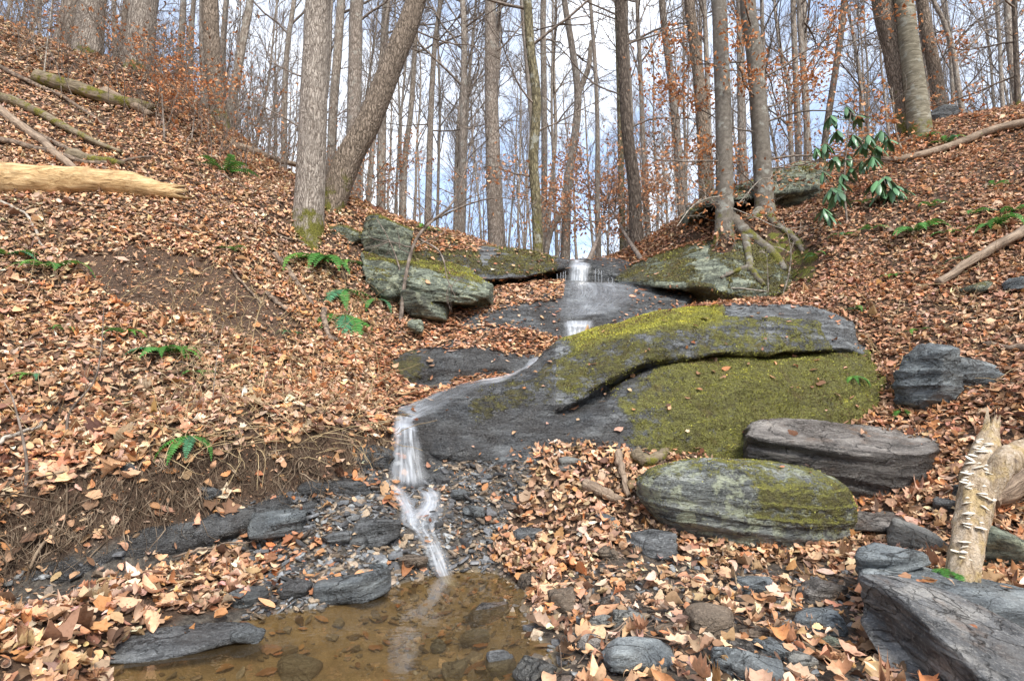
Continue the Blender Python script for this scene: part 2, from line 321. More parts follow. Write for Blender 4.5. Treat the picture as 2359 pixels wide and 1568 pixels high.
def rot_mat():
    t = NT('rotten_wood'); o = t.obj(); wv = t.map(o, (1, 1, 0.13)); n = t.noise(wv, 30, 6, 0.65, 0.7); n2 = t.noise(o, 7, 5, 0.65); n3 = t.noise(o, 70, 4, 0.7)
    c = t.ramp(n, [(0.28, (0.09, 0.055, 0.03)), (0.45, (0.46, 0.35, 0.235)), (0.68, (0.66, 0.55, 0.43))])
    c = t.mix(t.math('MULTIPLY', t.step(n2, 0.48, 0.6), 0.75), c, t.ramp(n3, [(0.35, (0.32, 0.21, 0.08)), (0.65, (0.66, 0.50, 0.25))]))
    c = t.mix(t.math('MULTIPLY', t.step(t.noise(o, 4.1, 5, 0.6), 0.60, 0.68), 0.85), c, (0.075, 0.06, 0.065))
    return t.pbr(c, 0.9, t.bump(n3, 0.02, 0.9, t.bump(n, 0.03, 1.0)), 0.2)
ROTTEN = rot_mat()
def fungus_mat():
    t = NT('shelf_fungus_flesh'); return t.pbr(t.ramp(t.noise(t.obj(), 40, 4), [(0.3, (0.55, 0.47, 0.36)), (0.7, (0.86, 0.81, 0.70))]), 0.7)
FUNGUS = fungus_mat()
def water_mat():
    t = NT('murky_pool_water'); o = t.n('ShaderNodeNewGeometry').outputs['Position']
    b = t.bump(t.noise(o, 5, 3, 0.5), 0.006, 0.5)
    gl = t.n('ShaderNodeBsdfGlossy', {'Color': (1, 1, 1, 1), 'Roughness': 0.03, 'Normal': b}).outputs[0]
    tr = t.n('ShaderNodeBsdfTransparent', {'Color': (0.84, 0.75, 0.57, 1)}).outputs[0]
    df = t.n('ShaderNodeBsdfDiffuse', {'Color': (0.235, 0.165, 0.085, 1)}).outputs[0]
    body = t.n('ShaderNodeMixShader', {0: 0.11, 1: tr, 2: df}).outputs[0]
    fr = t.n('ShaderNodeFresnel', {'IOR': 1.33, 'Normal': b}).outputs[0]
    return t.out(t.n('ShaderNodeMixShader', {0: fr, 1: body, 2: gl}).outputs[0])
WATER = water_mat()
def fall_mat():
    t = NT('white_falling_water'); a = t.attr('alpha'); s = t.attr('across'); l = t.attr('along')
    v = t.n('ShaderNodeCombineXYZ', {0: s, 1: t.math('MULTIPLY', l, 0.09), 2: 0.0}).outputs[0]
    n = t.noise(v, 34, 4, 0.6, 0.1); n2 = t.noise(v, 9, 3, 0.5, 0.1)
    st = t.math('ADD', t.math('MULTIPLY', t.step(n, 0.35, 0.8), 0.75), t.math('MULTIPLY', t.step(n2, 0.38, 0.75), 0.5))
    wob = t.step(t.noise(t.n('ShaderNodeNewGeometry').outputs['Position'], 4.5, 4, 0.6, 0.5), 0.28, 0.62)
    f = t.math('MULTIPLY', t.math('MULTIPLY', t.math('ADD', t.math('MULTIPLY', st, 0.72), 0.12), t.math('ADD', t.math('MULTIPLY', wob, 0.65), 0.4)), a, True)
    df = t.n('ShaderNodeBsdfDiffuse', {'Color': (0.86, 0.91, 0.98, 1)}).outputs[0]
    tl = t.n('ShaderNodeBsdfTranslucent', {'Color': (0.86, 0.91, 0.98, 1)}).outputs[0]
    gl = t.n('ShaderNodeBsdfGlossy', {'Color': (1, 1, 1, 1), 'Roughness': 0.25}).outputs[0]
    w = t.n('ShaderNodeMixShader', {0: 0.45, 1: df, 2: tl}).outputs[0]
    tr = t.n('ShaderNodeBsdfTransparent').outputs[0]
    body = t.n('ShaderNodeMixShader', {0: f, 1: tr, 2: w}).outputs[0]
    fr = t.math('MULTIPLY', t.n('ShaderNodeFresnel', {'IOR': 1.33}).outputs[0], t.math('MULTIPLY', a, 0.35, True), True)
    g2 = t.n('ShaderNodeBsdfGlossy', {'Color': (1, 1, 1, 1), 'Roughness': 0.35}).outputs[0]
    return t.out(t.n('ShaderNodeMixShader', {0: fr, 1: body, 2: g2}).outputs[0])
FALL = fall_mat()
# ------------------------------------------------------------------ the ground
CTRL = []
def gz(*L):
    for u, v, z in L: CTRL.append(PZ(u, v, z))
def gd(*L):
    for q in L: p = P(*q[:3]); p[2] += q[3] if len(q) > 3 else 0; CTRL.append(p)
# pool bed, shore, leaf bank at the near left
gz((300,1568,-.09),(500,1560,-.13),(700,1500,-.15),(800,1568,-.18),(1000,1500,-.15),(1000,1400,-.12),(850,1430,-.12),(1100,1440,-.09),(1100,1568,-.13),(640,1470,-.08),(1130,1360,-.06),(1050,1335,-.05),(600,1650,-.15),(900,1650,-.18),
   (230,1568,.0),(330,1500,.012),(450,1460,.012),(560,1425,.012),(700,1400,.015),(830,1376,.012),(900,1345,.012),(1000,1318,.012),(1090,1300,.015),(1180,1330,.02),(1212,1380,.02),(1230,1450,.012),(1215,1568,.01),
   (0,1568,.14),(100,1500,.17),(200,1440,.15),(0,1420,.16),(300,1400,.14),(400,1350,.15),(500,1310,.15),(600,1290,.13),(500,1370,.09),(150,1568,.08))
gd((0,1345,3.45),(150,1300,3.6),(300,1270,3.75),(400,1230,4.0),(550,1180,4.2),(700,1150,4.35),(800,1120,4.55),(880,1080,4.75),
   (0,1130,3.65),(150,1110,3.8),(300,1070,3.95),(420,1020,4.15),(550,1000,4.35),(700,1000,4.5),(800,985,4.75),(860,985,4.95),
   (880,1110,4.75),(950,1115,4.85),(760,1180,4.2),(900,1180,4.45),(1000,1180,4.5),(1100,1150,4.65),(1180,1120,4.8),(1000,1250,4.3),(850,1280,4.1),(700,1300,3.95),(1080,1250,4.35),(640,1340,3.7),
   (1000,1040,5.05,-.03),(1100,1060,5.0),(1200,1075,4.95),(1450,1200,4.5),(1300,1120,4.8),(1400,1150,4.65),(1250,1060,5.0),(1330,1020,5.15,-.02),(1450,1035,5.15),(1600,1045,5.15),(1300,1200,4.5),(1250,1280,4.2),(1350,1300,4.05),(1480,1260,4.2))
gz((1600,1290,.12),(1800,1290,.14),(1900,1300,.15),(2000,1290,.17),(1300,1420,.05),(1500,1400,.07),(1700,1400,.08),(1850,1400,.07),(1350,1568,.035),(1600,1568,.05),(1900,1568,.06),(2150,1568,.03),(2359,1568,.0),(2359,1400,.13),(2250,1300,.2),(2150,1250,.22),(2050,1210,.26),(2359,1200,.35))
gd((2300,1100,4.3),(2200,1080,4.6),(2200,1000,5.0),(2359,1000,4.6),(2100,975,5.35),(2000,975,5.45),(1900,1000,5.4),(2359,900,5.0),(2270,900,5.3),(2359,800,5.5),(2200,800,5.8),(2100,780,6.15),(2000,750,6.6),(2359,700,6.0),(2200,690,6.5),(2050,700,6.8),(1950,700,7.0),(1800,697,7.2),(1700,697,7.3),(1600,700,7.7,-.05),(1860,660,8.0),(1900,640,7.9),(2000,600,7.9),(2200,600,7.1),(2359,580,6.8),(2359,450,7.9),(2200,450,8.3),(2050,500,8.4),(1900,560,8.3),(1900,480,9.1),(2000,400,9.8),(2200,350,9.7),(2359,330,9.1),(2359,240,10.3),(2250,258,10.9),(2170,270,11.2),(2090,298,10.9),(2000,350,11),(1900,385,10.8),(1800,400,10.7),(1700,440,10.6),(1600,485,10.6),(1660,490,9.1),(1760,490,9.5),(1720,530,9.3),(1600,540,9.8),(1530,572,10.4),(1480,595,10.8),
   (1560,692,9.0,-.12),(1640,692,8.8,-.1),(1710,690,8.6,-.1),(1770,672,8.65,-.1),(1640,600,9.4,-.5),(1720,590,9.25,-.5),(1650,494,10.0,-.12),(1730,484,10.2,-.15),(1820,470,10.2,-.12),(1560,610,9.6,-.4),(1500,670,9.2,-.15),(1820,655,8.55),(1130,668,9.3,-.15),(1200,668,9.7,-.15),(1270,664,9.8,-.15),(1180,610,10.2,-.4),(1060,610,9.9,-.4),(1700,1000,5.9,-.3),(1500,950,6.1,-.3),(1850,900,6.1,-.3),(1250,900,6.2,-.25),(1400,700,7.6,-.6),(1100,950,5.6,-.25),
   (1350,618,10.4,-.05),(1340,668,9.3,-.12),(1300,660,9.3,-.12),(1300,735,8.2,-.2),(1450,690,8.7,-.15),(1150,690,8.7,-.10),(1300,790,7.7,-.05),(1200,772,7.7),(1100,762,7.9),(1000,745,8.0),(1250,800,7.4,-.05),(1150,790,7.5,-.1),(1050,800,7.15,-.12),(1000,860,6.75,-.2),(1180,860,6.6,-.1),(950,902,6.3),(1050,900,6.3),(1130,885,6.3),(1200,872,6.45),(960,925,5.8),(900,940,5.5),(930,972,5.2,-.03),(940,1010,5.05,-.05),
   (900,800,7.2),(850,900,5.9),(780,880,5.9),(850,800,6.9),(900,740,7.8),(800,740,7.4),(850,690,8.0),(760,620,8.1),(700,560,8.3),(712,490,8.6),(780,450,9.3),(850,505,9.4),(900,520,9.8),(960,543,10.1),(1050,548,10.4),(1110,563,10.6),(1200,590,10.8),(900,650,8.7),(950,640,9.1),(1000,660,9.0),(1060,720,8.3),
   (600,900,5.3),(700,800,6.3),(600,700,6.7),(500,800,5.8),(450,950,4.7),(300,950,4.5),(200,1000,4.2),(0,1000,4.05),(0,900,4.5),(150,850,4.8),(350,820,5.4),(0,750,5.3),(200,700,5.8),(400,650,6.5),(0,600,6.0),(200,560,6.5),(400,520,7.2),(550,600,7.2),(650,620,7.6),(600,500,8.1),(500,420,8.8),(0,480,6.7),(200,430,7.4),(0,390,7.3),(200,330,8.3),(0,300,8.0),(350,350,8.8),(450,350,9.3),(0,200,8.9),(200,220,9.5),(350,260,9.9),(0,100,9.9),(0,40,10.5),(150,110,10.7),(300,140,10.9),(420,190,11.1),(480,270,11.2),(560,320,11.4),(620,372,11.5),(680,408,11.3),(600,420,9.9))
CTRL += [np.array(q, float) for q in [(-9,15,7.6),(-14,20,7.8),(-6,15,6.4),(-2.5,14,4.6),(0,12.5,4.0),(0,20,5.5),(-3,22,6.0),(4,22,6.2),(3,15,5.0),(6,14.5,6.0),(9,15,6.6),(15,22,7.4),(-20,10,11),(20,8,9.5),(-12,4,8),(-7,2,4),(-4.5,0.5,1.5),(0,-3,0),(4.5,0.5,.8),(7.5,2.5,3.2),(12,4,6.5),(0,45,10.8),(40,45,12),(-40,45,13),(0,120,24),(120,100,22),(-120,100,24),(0,-40,-3),(100,-40,8),(-100,-40,8),(-200,0,22),(200,0,20),(0,250,20)]]
CT = np.array(CTRL)
def _phi(A, B): return np.sqrt(((A[:, None] - B[None]) ** 2).sum(-1) + 0.0025)
_A = _phi(CT[:, :2], CT[:, :2]); _n = len(CT); _Pm = np.concatenate([np.ones((_n, 1)), CT[:, :2]], 1)
_S = np.block([[_A - 0.015 * np.eye(_n), _Pm], [_Pm.T, np.zeros((3, 3))]])
_w = np.linalg.solve(_S, np.concatenate([CT[:, 2], np.zeros(3)]))
def terrain_z(xy):
    xy = np.asarray(xy, float); out = np.empty(len(xy))
    for i in range(0, len(xy), 20000):
        q = xy[i:i + 20000]; out[i:i + 20000] = _phi(q, CT[:, :2]) @ _w[:_n] + _w[_n] + q @ _w[_n + 1:]
    return out
def axis(lo, a, b, hi, st, g=1.13):
    mid = list(np.arange(a, b, st)); L, x, s = [], a, st
    while x > lo: s *= g; x -= s; L.append(x)
    H, x, s = [], b, st
    while x < hi: H.append(x); s *= g; x += s
    return np.array(L[::-1] + mid + H + [hi])
gx = axis(-260, -7.2, 7.4, 260, 0.045); gy = axis(-60, 2.0, 11.6, 280, 0.045)
GX, GY = np.meshgrid(gx, gy); XY = np.stack([GX.ravel(), GY.ravel()], 1)
Z = terrain_z(XY).reshape(GX.shape)
for _ in range(2):
    Zp = np.pad(Z, 1, 'edge'); Z = (Zp[:-2, 1:-1] + Zp[2:, 1:-1] + Zp[1:-1, :-2] + Zp[1:-1, 2:] + 2 * Z) / 6
p3 = np.stack([GX, GY, Z], -1)
near = np.exp(-((GX / 9) ** 2 + ((GY - 6) / 8) ** 2))
wet_low = sstep(-Z, -0.35, 0.1)
Z = Z + near * (0.055 * fbm(p3 * 1.7, 4) + 0.035 * fbm(p3 * 6 + 9, 3)) * (1 - 0.6 * wet_low) + (1 - near) * 0.5 * fbm(p3 * 0.11, 3)
TV = np.stack([GX.ravel(), GY.ravel(), Z.ravel()], 1)
nx, ny = len(gx), len(gy); ii = np.arange(ny - 1)[:, None] * nx; jj = np.arange(nx - 1)[None]
TQ = np.stack([ii + jj, ii + jj + 1, ii + nx + jj + 1, ii + nx + jj], -1).reshape(-1, 4)
tu, tv_ = UV(TV); front = TV[:, 1] > 1.0
POOL = [(200,1590),(330,1500),(450,1460),(560,1425),(700,1400),(830,1375),(1000,1315),(1180,1325),(1235,1400),(1235,1700),(200,1700)]
GRAVEL = [(560,1420),(600,1330),(560,1270),(400,1250),(560,1170),(760,1110),(880,1060),(1010,1040),(1230,1060),(1200,1170),(1120,1270),(1180,1330),(1000,1340),(850,1385),(600,1440)]
BANKFACE = [(0,1140),(160,1120),(300,1085),(420,1035),(560,1015),(800,1000),(870,1010),(880,1070),(720,1140),(560,1170),(400,1220),(300,1262),(150,1295),(0,1345)]
GAP = [(0,1330),(150,1290),(400,1215),(560,1165),(760,1110),(780,1180),(650,1230),(480,1270),(300,1330),(100,1400),(0,1410)]
SHOREROCK = [(260,1540),(290,1480),(430,1420),(560,1395),(600,1420),(450,1480),(330,1540)]
PEBBLES = [(1210,1420),(1330,1300),(1480,1260),(1700,1290),(2000,1300),(1960,1420),(2030,1600),(1210,1600)]
BARE = [(170,600),(330,560),(480,600),(640,690),(700,760),(600,790),(420,720),(250,680)]
def soft(poly, r=14):
    jx, jy = r * 2 * fbm(TV * 3.1, 3), r * 2 * fbm(TV * 3.1 + 40, 3)
    return (inpoly(tu + jx * 2, tv_ + jy * 2, poly) & front).astype(float)
gm = soft(GRAVEL); gapm = soft(GAP); pm = (TV[:, 2] < 0.006) & front & (np.abs(TV[:, 0]) < 4) & (TV[:, 1] < 6)
wet = np.maximum(np.maximum(gm, gapm), np.maximum(soft(SHOREROCK), 0.75 * soft(PEBBLES)))
TN = vnormals(TV, [TQ])
mossT = 0.16 * ((fbm(TV * 0.9 + 5, 3) > 0.06)) * (front & (TV[:, 1] < 13))
MOSSPATCH = [(1740,560),(1800,520),(1900,570),(1870,650),(1790,640)]
mossT = np.maximum(mossT, 0.55 * soft(MOSSPATCH))
mossT = np.maximum(mossT, 0.5 * soft([(660,470),(770,470),(760,540),(700,560),(660,520)]))
ground = mesh_np('ground', TV, [TQ], SOIL, attrs={'wet': wet, 'moss': mossT, 'mud': pm.astype(float)})
tag(ground, 'leaf strewn ravine floor and banks of dark soil', None, None, 'structure')
SURF = [dict(name='ground', V=TV, F=[TQ], N=TN)]

# ------------------------------------------------------------------ rocks
def finish_rock(name, V, F, mat, label, cat='rock', group=None, moss=0.0, hue=0.4, wet=0.0, amp=0.03, freq=2.2, strata=0.02, sfreq=9.0, tilt=(0.15, 0.1, 1.0), fn=None, key=True, fine=0.008):
    sn = np.array(tilt, float); sn /= np.linalg.norm(sn)
    N = vnormals(V, F)
    h = V @ sn; flat = V - h[:, None] * sn
    q = flat * 0.9 + (h * sfreq + 1.2 * fbm(V * 1.1, 3))[:, None] * sn
    lay = np.floor(h * sfreq * 1.5 + 1.6 * fbm(flat * 1.3 + 3, 3)); ledge = perlin(np.stack([lay * 7.31, lay * 0 + .5, flat[:, 0] * .8 + lay * 3.1], 1))
    lt = h * sfreq * 0.8 + 1.0 * fbm(flat * 0.9 + 11, 3) + 0.12 * fbm(V * 7, 2); li = np.floor(lt); sw = lt - li; am = 0.35 + 0.65 * (perlin(np.stack([li * 5.17 + .3, flat[:, 0] * 1.3 + li * 2.7, flat[:, 1] * 1.3], 1)) + .4)
    d_saw = strata * 1.5 * am * (sw ** 2 - .3) * (1 - sstep(sw, .93, 1.0)) * (1 - np.abs(N @ sn)) ** .5
    d = d_saw + amp * 1.35 * fbm(V * freq, 5) + strata * 1.35 * (perlin(q) * 1.1 + ledge * 0.9 * (1 - np.abs(N @ sn))) + fine * 1.6 * fbm(V * np.array((11, 11, 22)), 4, ridge=True)
    V = V + N * d[:, None]
    N = vnormals(V, F)
    u, v = UV(V)
    at = dict(moss=np.full(len(V), float(moss)), hue=np.full(len(V), float(hue)), wet=np.full(len(V), float(wet)))
    if moss: at['moss'] = moss + 0.22 * (N[:, 2] - 0.35) + 0.25 * fbm(V * 2.5 + 8, 3)
    if fn: fn(at, u, v, V, N)
    c = V.mean(0); c = np.array((c[0], c[1], V[:, 2].min()))
    o = mesh_np(name, V, F, mat, attrs=at, loc=c); tag(o, label, cat, group)
    if key: SURF.append(dict(name=name, V=V, F=F, N=N, at=at, obj=o))
    return o
def loft(secs, n=90, m=120, back=True, lin=0.4):
    """secs: list of sections, each a list of (u, v, d[, dz]) from back to front foot."""
    S = []
    for s in secs:
        p = np.array([P(*q[:3]) + (0, 0, q[3] if len(q) > 3 else 0) for q in s])
        if back:
            a = p[0]; p = np.concatenate([[a + (0, .75, -.9), a + (0, .6, -.12)], p, [p[-1] + (0, .35, -.25), p[-1] + (0, .6, -.5)]])
        S.append(p)
    if len({len(p) for p in S}) == 1:
        Lm = np.mean([np.sqrt(np.linalg.norm(np.diff(p, axis=0), axis=1)) for p in S], 0); S = [crv(p, m, lin, Lm) for p in S]
    else: S = [crv(p, m, lin) for p in S]
    k = np.array(S); G = np.empty((n, m, 3))
    G = np.stack([crv(k[:, j], n) for j in range(m)], 1)
    V = G.reshape(-1, 3); i = np.arange(n - 1)[:, None] * m; j = np.arange(m - 1)[None]
    Q = np.stack([i + j, i + m + j, i + m + j + 1, i + j + 1], -1).reshape(-1, 4)
    # close both ends
    c0, c1 = G[0].mean(0), G[-1].mean(0); V = np.concatenate([V, [c0, c1]]); b = n * m; jj = np.arange(m - 1)
    T = np.concatenate([np.stack([jj, jj + 1, np.full(m - 1, b)], 1), np.stack([jj + 1 + (n - 1) * m, jj + (n - 1) * m, np.full(m - 1, b + 1)], 1)])
    if (vnormals(V, [Q]) @ np.array((0, -.7, .7))).sum() < 0: Q, T = Q[:, ::-1], T[:, ::-1]
    return V, [Q, T]
def sphere_grid(k):
    """cube sphere, k x k per face, welded."""
    t = np.tan(np.linspace(-np.pi / 4, np.pi / 4, k + 1)); A, B = np.meshgrid(t, t); one = np.ones_like(A); Vs, Fs = [], []
    for f, (s, perm) in enumerate([(1, 0), (-1, 0), (1, 1), (-1, 1), (1, 2), (-1, 2)]):
        g = [(one * s, A, B * s), (A * s, one * s, B) if s < 0 else (B, one * s, A), (A, B * s, one * s)][perm]
        Vs.append(np.stack(g, -1).reshape(-1, 3)); i = np.arange(k)[:, None] * (k + 1); j = np.arange(k)[None]
        Fs.append(np.stack([i + j, i + j + 1, i + k + 2 + j, i + k + 1 + j], -1).reshape(-1, 4) + f * (k + 1) ** 2)
    V = np.concatenate(Vs); F = np.concatenate(Fs); key = np.round(V, 5) + 0.0
    uq, first, inv = np.unique(key, axis=0, return_index=True, return_inverse=True); V = V[first]; F = inv.ravel()[F]
    V = V / np.linalg.norm(V, axis=1)[:, None]
    c = V[F].mean(1); n = np.cross(V[F[:, 1]] - V[F[:, 0]], V[F[:, 3]] - V[F[:, 0]]); bad = (n * c).sum(1) < 0; F[bad] = F[bad][:, ::-1]
    return V, F
_SG = {k: sphere_grid(k) for k in (6, 10, 16, 40, 64)}
def blob(center, size, rot=(0, 0, 0), seed=0, planes=16, sharp=18.0, k=16, lo=0.72):
    """rounded convex stone: unit sphere cut by random planes; size = full extents."""
    r = np.random.RandomState(seed); D, F = _SG[k]
    n = r.normal(size=(planes, 3)); n /= np.linalg.norm(n, axis=1)[:, None]; h = r.uniform(lo, 1.0, planes)
    n = np.concatenate([n, np.array([(1,0,0),(-1,0,0),(0,1,0),(0,-1,0),(0,0,1),(0,0,-1)], float)]); h = np.concatenate([h, np.ones(6)])
    dn = np.maximum(D @ n.T, 1e-3) / h; rad = (dn ** sharp).sum(1) ** (-1 / sharp)
    V = D * rad[:, None] * np.array(size) / 2
    Rm = np.array(Matrix.Rotation(rot[2], 3, 'Z') @ Matrix.Rotation(rot[1], 3, 'Y') @ Matrix.Rotation(rot[0], 3, 'X'))
    return V @ Rm.T + np.asarray(center, float), [F]

def f_whale(at, u, v, V, N):
    lip = np.interp(u, [900, 1215, 1310, 1400, 1500, 1640, 1960], [900, 922, 930, 880, 835, 815, 805]) + 8 * fbm(V * 6, 2)
    upper = (v < lip + 4) & (u > 1280)
    big, mid = fbm(V * 1.3 + 2, 3), fbm(V * 4 + 7, 3)
    low = np.interp(u + 110 * big, [1000, 1300, 1430, 1580], [-.12, -.10, .16, .50]) - .25 * sstep(-v, -905, -830) * (u < 1500)
    left = np.interp(v - np.interp(u, [930, 1110, 1215, 1300], [945, 885, 852, 800]) + 30 * mid, [-10, 25, 60, 105, 150], [.05, .28, .30, .05, -.25]); left = np.where(u < 1090, left - .9 * sstep(-u, -1100, -1020), left)
    uj = u + 90 * mid + 60 * big; k_ = sstep(uj, 1240, 1330); m = np.where(upper | (uj < 1285), left * (1 - k_) + .30 * k_, low)
    crest = np.interp(u, [1290, 1390, 1500, 1640, 1780, 1880, 1945], [792, 746, 722, 706, 701, 710, 742])
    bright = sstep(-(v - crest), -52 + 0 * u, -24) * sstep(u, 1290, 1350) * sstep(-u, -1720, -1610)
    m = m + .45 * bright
    bare = sstep(-(v - crest), -30, -12) * sstep(u, 1640, 1720)
    bare = np.maximum(bare, inpoly(u + 20 * mid, v + 20 * mid, [(1900, 690), (2000, 760), (1985, 812), (1925, 810), (1895, 760)]))
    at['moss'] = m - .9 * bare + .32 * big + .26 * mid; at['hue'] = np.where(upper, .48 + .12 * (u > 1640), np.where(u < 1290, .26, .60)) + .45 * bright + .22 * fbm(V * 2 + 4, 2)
    at['wet'] = np.clip(np.where(upper, .15, np.interp(u, [1000, 1400, 1560], [.95, .85, .2])) + .3 * fbm(V * 2, 2), 0, 1) * (1 - bare)
V, F = loft([
 [(920,952,5.25),(926,956,5.16),(932,964,5.12),(936,972,5.10),(940,980,5.085),(945,990,5.06),(955,1010,5.03)],
 [(1010,912,5.65),(1010,928,5.42),(1010,945,5.30),(1010,960,5.22),(1010,975,5.17),(1005,998,5.10),(1000,1040,4.98)],
 [(1110,880,6.0),(1110,903,5.65),(1112,933,5.42),(1114,955,5.31),(1115,975,5.23),(1110,1010,5.12),(1100,1065,4.97)],
 [(1215,848,6.3),(1215,880,5.82),(1219,922,5.53),(1222,948,5.40),(1225,970,5.31),(1225,1008,5.15),(1220,1080,4.97)],
 [(1290,792,6.6),(1296,838,6.02),(1302,922,5.58),(1306,950,5.62),(1310,966,5.48),(1315,1005,5.25),(1310,1085,5.0)],
 [(1390,746,6.75),(1395,790,6.08),(1400,872,5.68),(1405,895,5.98),(1410,910,5.62),(1410,970,5.30),(1405,1085,5.05)],
 [(1500,722,6.9),(1500,757,6.12),(1500,830,5.78),(1500,850,6.2),(1500,865,5.78),(1500,945,5.36),(1500,1085,5.1)],
 [(1640,706,6.95),(1640,738,6.22),(1640,811,5.9),(1640,825,6.2),(1640,837,5.9),(1640,930,5.42),(1640,1085,5.15)],
 [(1780,701,7.0),(1780,733,6.28),(1780,809,5.95),(1780,821,6.2),(1780,833,5.92),(1780,925,5.45),(1780,1080,5.2)],
 [(1880,710,6.9),(1885,742,6.33),(1890,804,6.0),(1890,814,6.18),(1890,826,5.97),(1890,915,5.54),(1890,1060,5.3)],
 [(1945,742,6.75),(1952,766,6.38),(1955,802,6.1),(1955,812,6.2),(1965,824,6.03),(1975,895,5.7),(1975,1030,5.45)],
 [(1990,800,6.55),(2005,820,6.3),(2010,832,6.18),(2012,838,6.18),(2020,846,6.10),(2035,900,5.86),(2035,1000,5.6)],
 [(2060,850,6.4),(2068,862,6.25),(2070,868,6.2),(2072,872,6.2),(2073,880,6.15),(2078,905,5.98),(2075,960,5.8)]], 330, 260)
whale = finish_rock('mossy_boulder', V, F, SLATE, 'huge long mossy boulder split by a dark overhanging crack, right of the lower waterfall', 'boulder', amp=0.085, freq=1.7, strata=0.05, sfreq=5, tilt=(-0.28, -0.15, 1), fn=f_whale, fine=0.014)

def f_wet(at, u, v, V, N):
    at['wet'] = np.clip(0.85 + 0.3 * fbm(V * 2, 3), 0, 1); at['moss'] = -0.12 + 0.45 * sstep(-u, -1060, -920) + 0.35 * fbm(V * 2.2, 3); at['hue'][:] = 0.25
V, F = loft([[(868,846,6.85),(868,856,6.72),(872,872,6.66)],[(930,822,7.05),(925,845,6.74),(930,870,6.62),(935,910,6.6)],[(1010,793,7.3),(1010,815,6.95),(1010,850,6.72),(1010,918,6.66)],
 [(1080,783,7.4),(1080,808,7.02),(1080,845,6.75),(1078,915,6.68)],[(1165,808,7.35),(1165,826,6.95),(1158,850,6.76),(1150,908,6.68)],[(1240,815,7.25),(1240,832,7.0),(1232,852,6.8),(1225,885,6.6)]], 150, 140, lin=.6)
lower_ledge = finish_rock('rock_ledge', V, F, SLATE, 'low dark wet layered ledge with leaves on top beside the middle stream bend', 'rock', amp=0.07, freq=2.5, strata=0.06, sfreq=8, tilt=(-0.1, -0.25, 1), fn=f_wet, fine=0.014)
def f_slab(at, u, v, V, N):
    at['wet'] = np.clip(0.8 + 0.4 * fbm(V * 1.5, 3), 0, 1); at['moss'] = -0.4 + 0.2 * fbm(V * 2, 3)
V, F = loft([[(1040,712,8.7),(1040,728,8.3),(1035,742,8.15),(1030,755,8.0)],[(1130,668,9.1),(1115,712,8.4),(1110,735,8.15),(1105,768,7.9)],[(1210,656,9.3),(1200,712,8.4),(1195,738,8.12),(1190,780,7.9)],
 [(1300,648,9.4),(1300,712,8.4),(1300,738,8.12),(1300,792,7.88)],[(1370,648,9.4),(1372,708,8.4),(1375,735,8.12),(1375,795,7.88)],[(1450,656,9.3),(1450,700,8.5),(1450,728,8.2),(1450,770,7.98)],[(1540,666,9.2),(1535,695,8.65),(1530,714,8.4),(1530,755,8.15)],[(1600,680,9.0),(1585,692,8.75),(1580,703,8.6),(1575,730,8.4)]], 120, 100)
mid_slab = finish_rock('rock_slab', V, F, SLATE, 'broad dark slate slab under the thin sheet of water below the upper fall', 'rock', amp=0.035, freq=2.0, strata=0.02, sfreq=9, tilt=(0, -0.3, 1), fn=f_slab)
def f_cap(at, u, v, V, N):
    at['moss'] = 0.34 + 0.25 * fbm(V * 2.2, 3) - 0.9 * sstep(v, 628, 650) * (u > 1100) - 0.6 * sstep(u, 1270, 1310)
    at['moss'][inpoly(u + 60 * fbm(V * 3, 3), v + 60 * fbm(V * 3 + 5, 3), [(1100, 560), (1150, 566), (1135, 600), (1110, 610)])] -= 0.5
    at['hue'] = 0.34 + 0.2 * fbm(V * 2, 2); at['wet'] = np.clip(sstep(u, 1240, 1300) + sstep(v, 632, 655), 0, 1)
V, F = loft([[(945,548,9.8),(945,580,9.2),(945,612,8.95),(945,640,8.95),(945,662,9.1)],[(1030,545,9.9),(1030,580,9.4),(1030,618,9.1),(1030,640,9.2),(1030,660,9.5)],[(1110,565,10.1),(1110,600,9.5),(1110,640,9.1),(1110,650,9.4),(1110,665,9.8)],
 [(1180,570,10.2),(1180,600,9.55),(1180,638,9.15),(1180,643,9.6),(1180,668,10.0)],[(1235,580,10.2),(1235,605,9.6),(1240,630,9.3),(1240,634,9.8),(1240,668,10.1)],[(1275,593,10.2),(1280,605,9.75),(1285,617,9.5),(1285,622,9.9),(1285,668,10.1)],[(1312,601,10.2),(1312,606,9.9),(1312,614,9.7),(1312,622,9.85),(1312,660,10.0)]], 130, 110)
cap_l = finish_rock('mossy_caprock', V, F, SLATE, 'mossy overhanging caprock with a dark hollow beneath, left of the upper waterfall', 'rock', amp=0.04, freq=2.2, strata=0.03, sfreq=8, fn=f_cap, tilt=(0.1, -0.1, 1))
V, F = loft([[(1280,603,10.5),(1282,608,9.85),(1284,618,9.68),(1284,640,9.75),(1284,668,9.8)],[(1310,600,10.6),(1310,605,9.8),(1312,618,9.62),(1312,640,9.62),(1312,668,9.6)],[(1345,597,10.6),(1345,603,9.75),(1345,616,9.6),(1345,640,9.6),(1345,668,9.55)],[(1385,596,10.5),(1385,604,9.8),(1385,620,9.6),(1385,642,9.6),(1385,670,9.5)],[(1425,598,10.4),(1425,612,9.8),(1425,632,9.55),(1425,648,9.55),(1425,675,9.5)],[(1458,606,10.3),(1455,618,9.9),(1450,632,9.7),(1450,655,9.6),(1450,680,9.5)]], 90, 90)
lip = finish_rock('rock_lip', V, F, SLATE, 'dark wet lip of rock that the upper waterfall spills over', 'rock', amp=0.03, freq=3, strata=0.03, sfreq=12, wet=0.95, moss=-0.4)
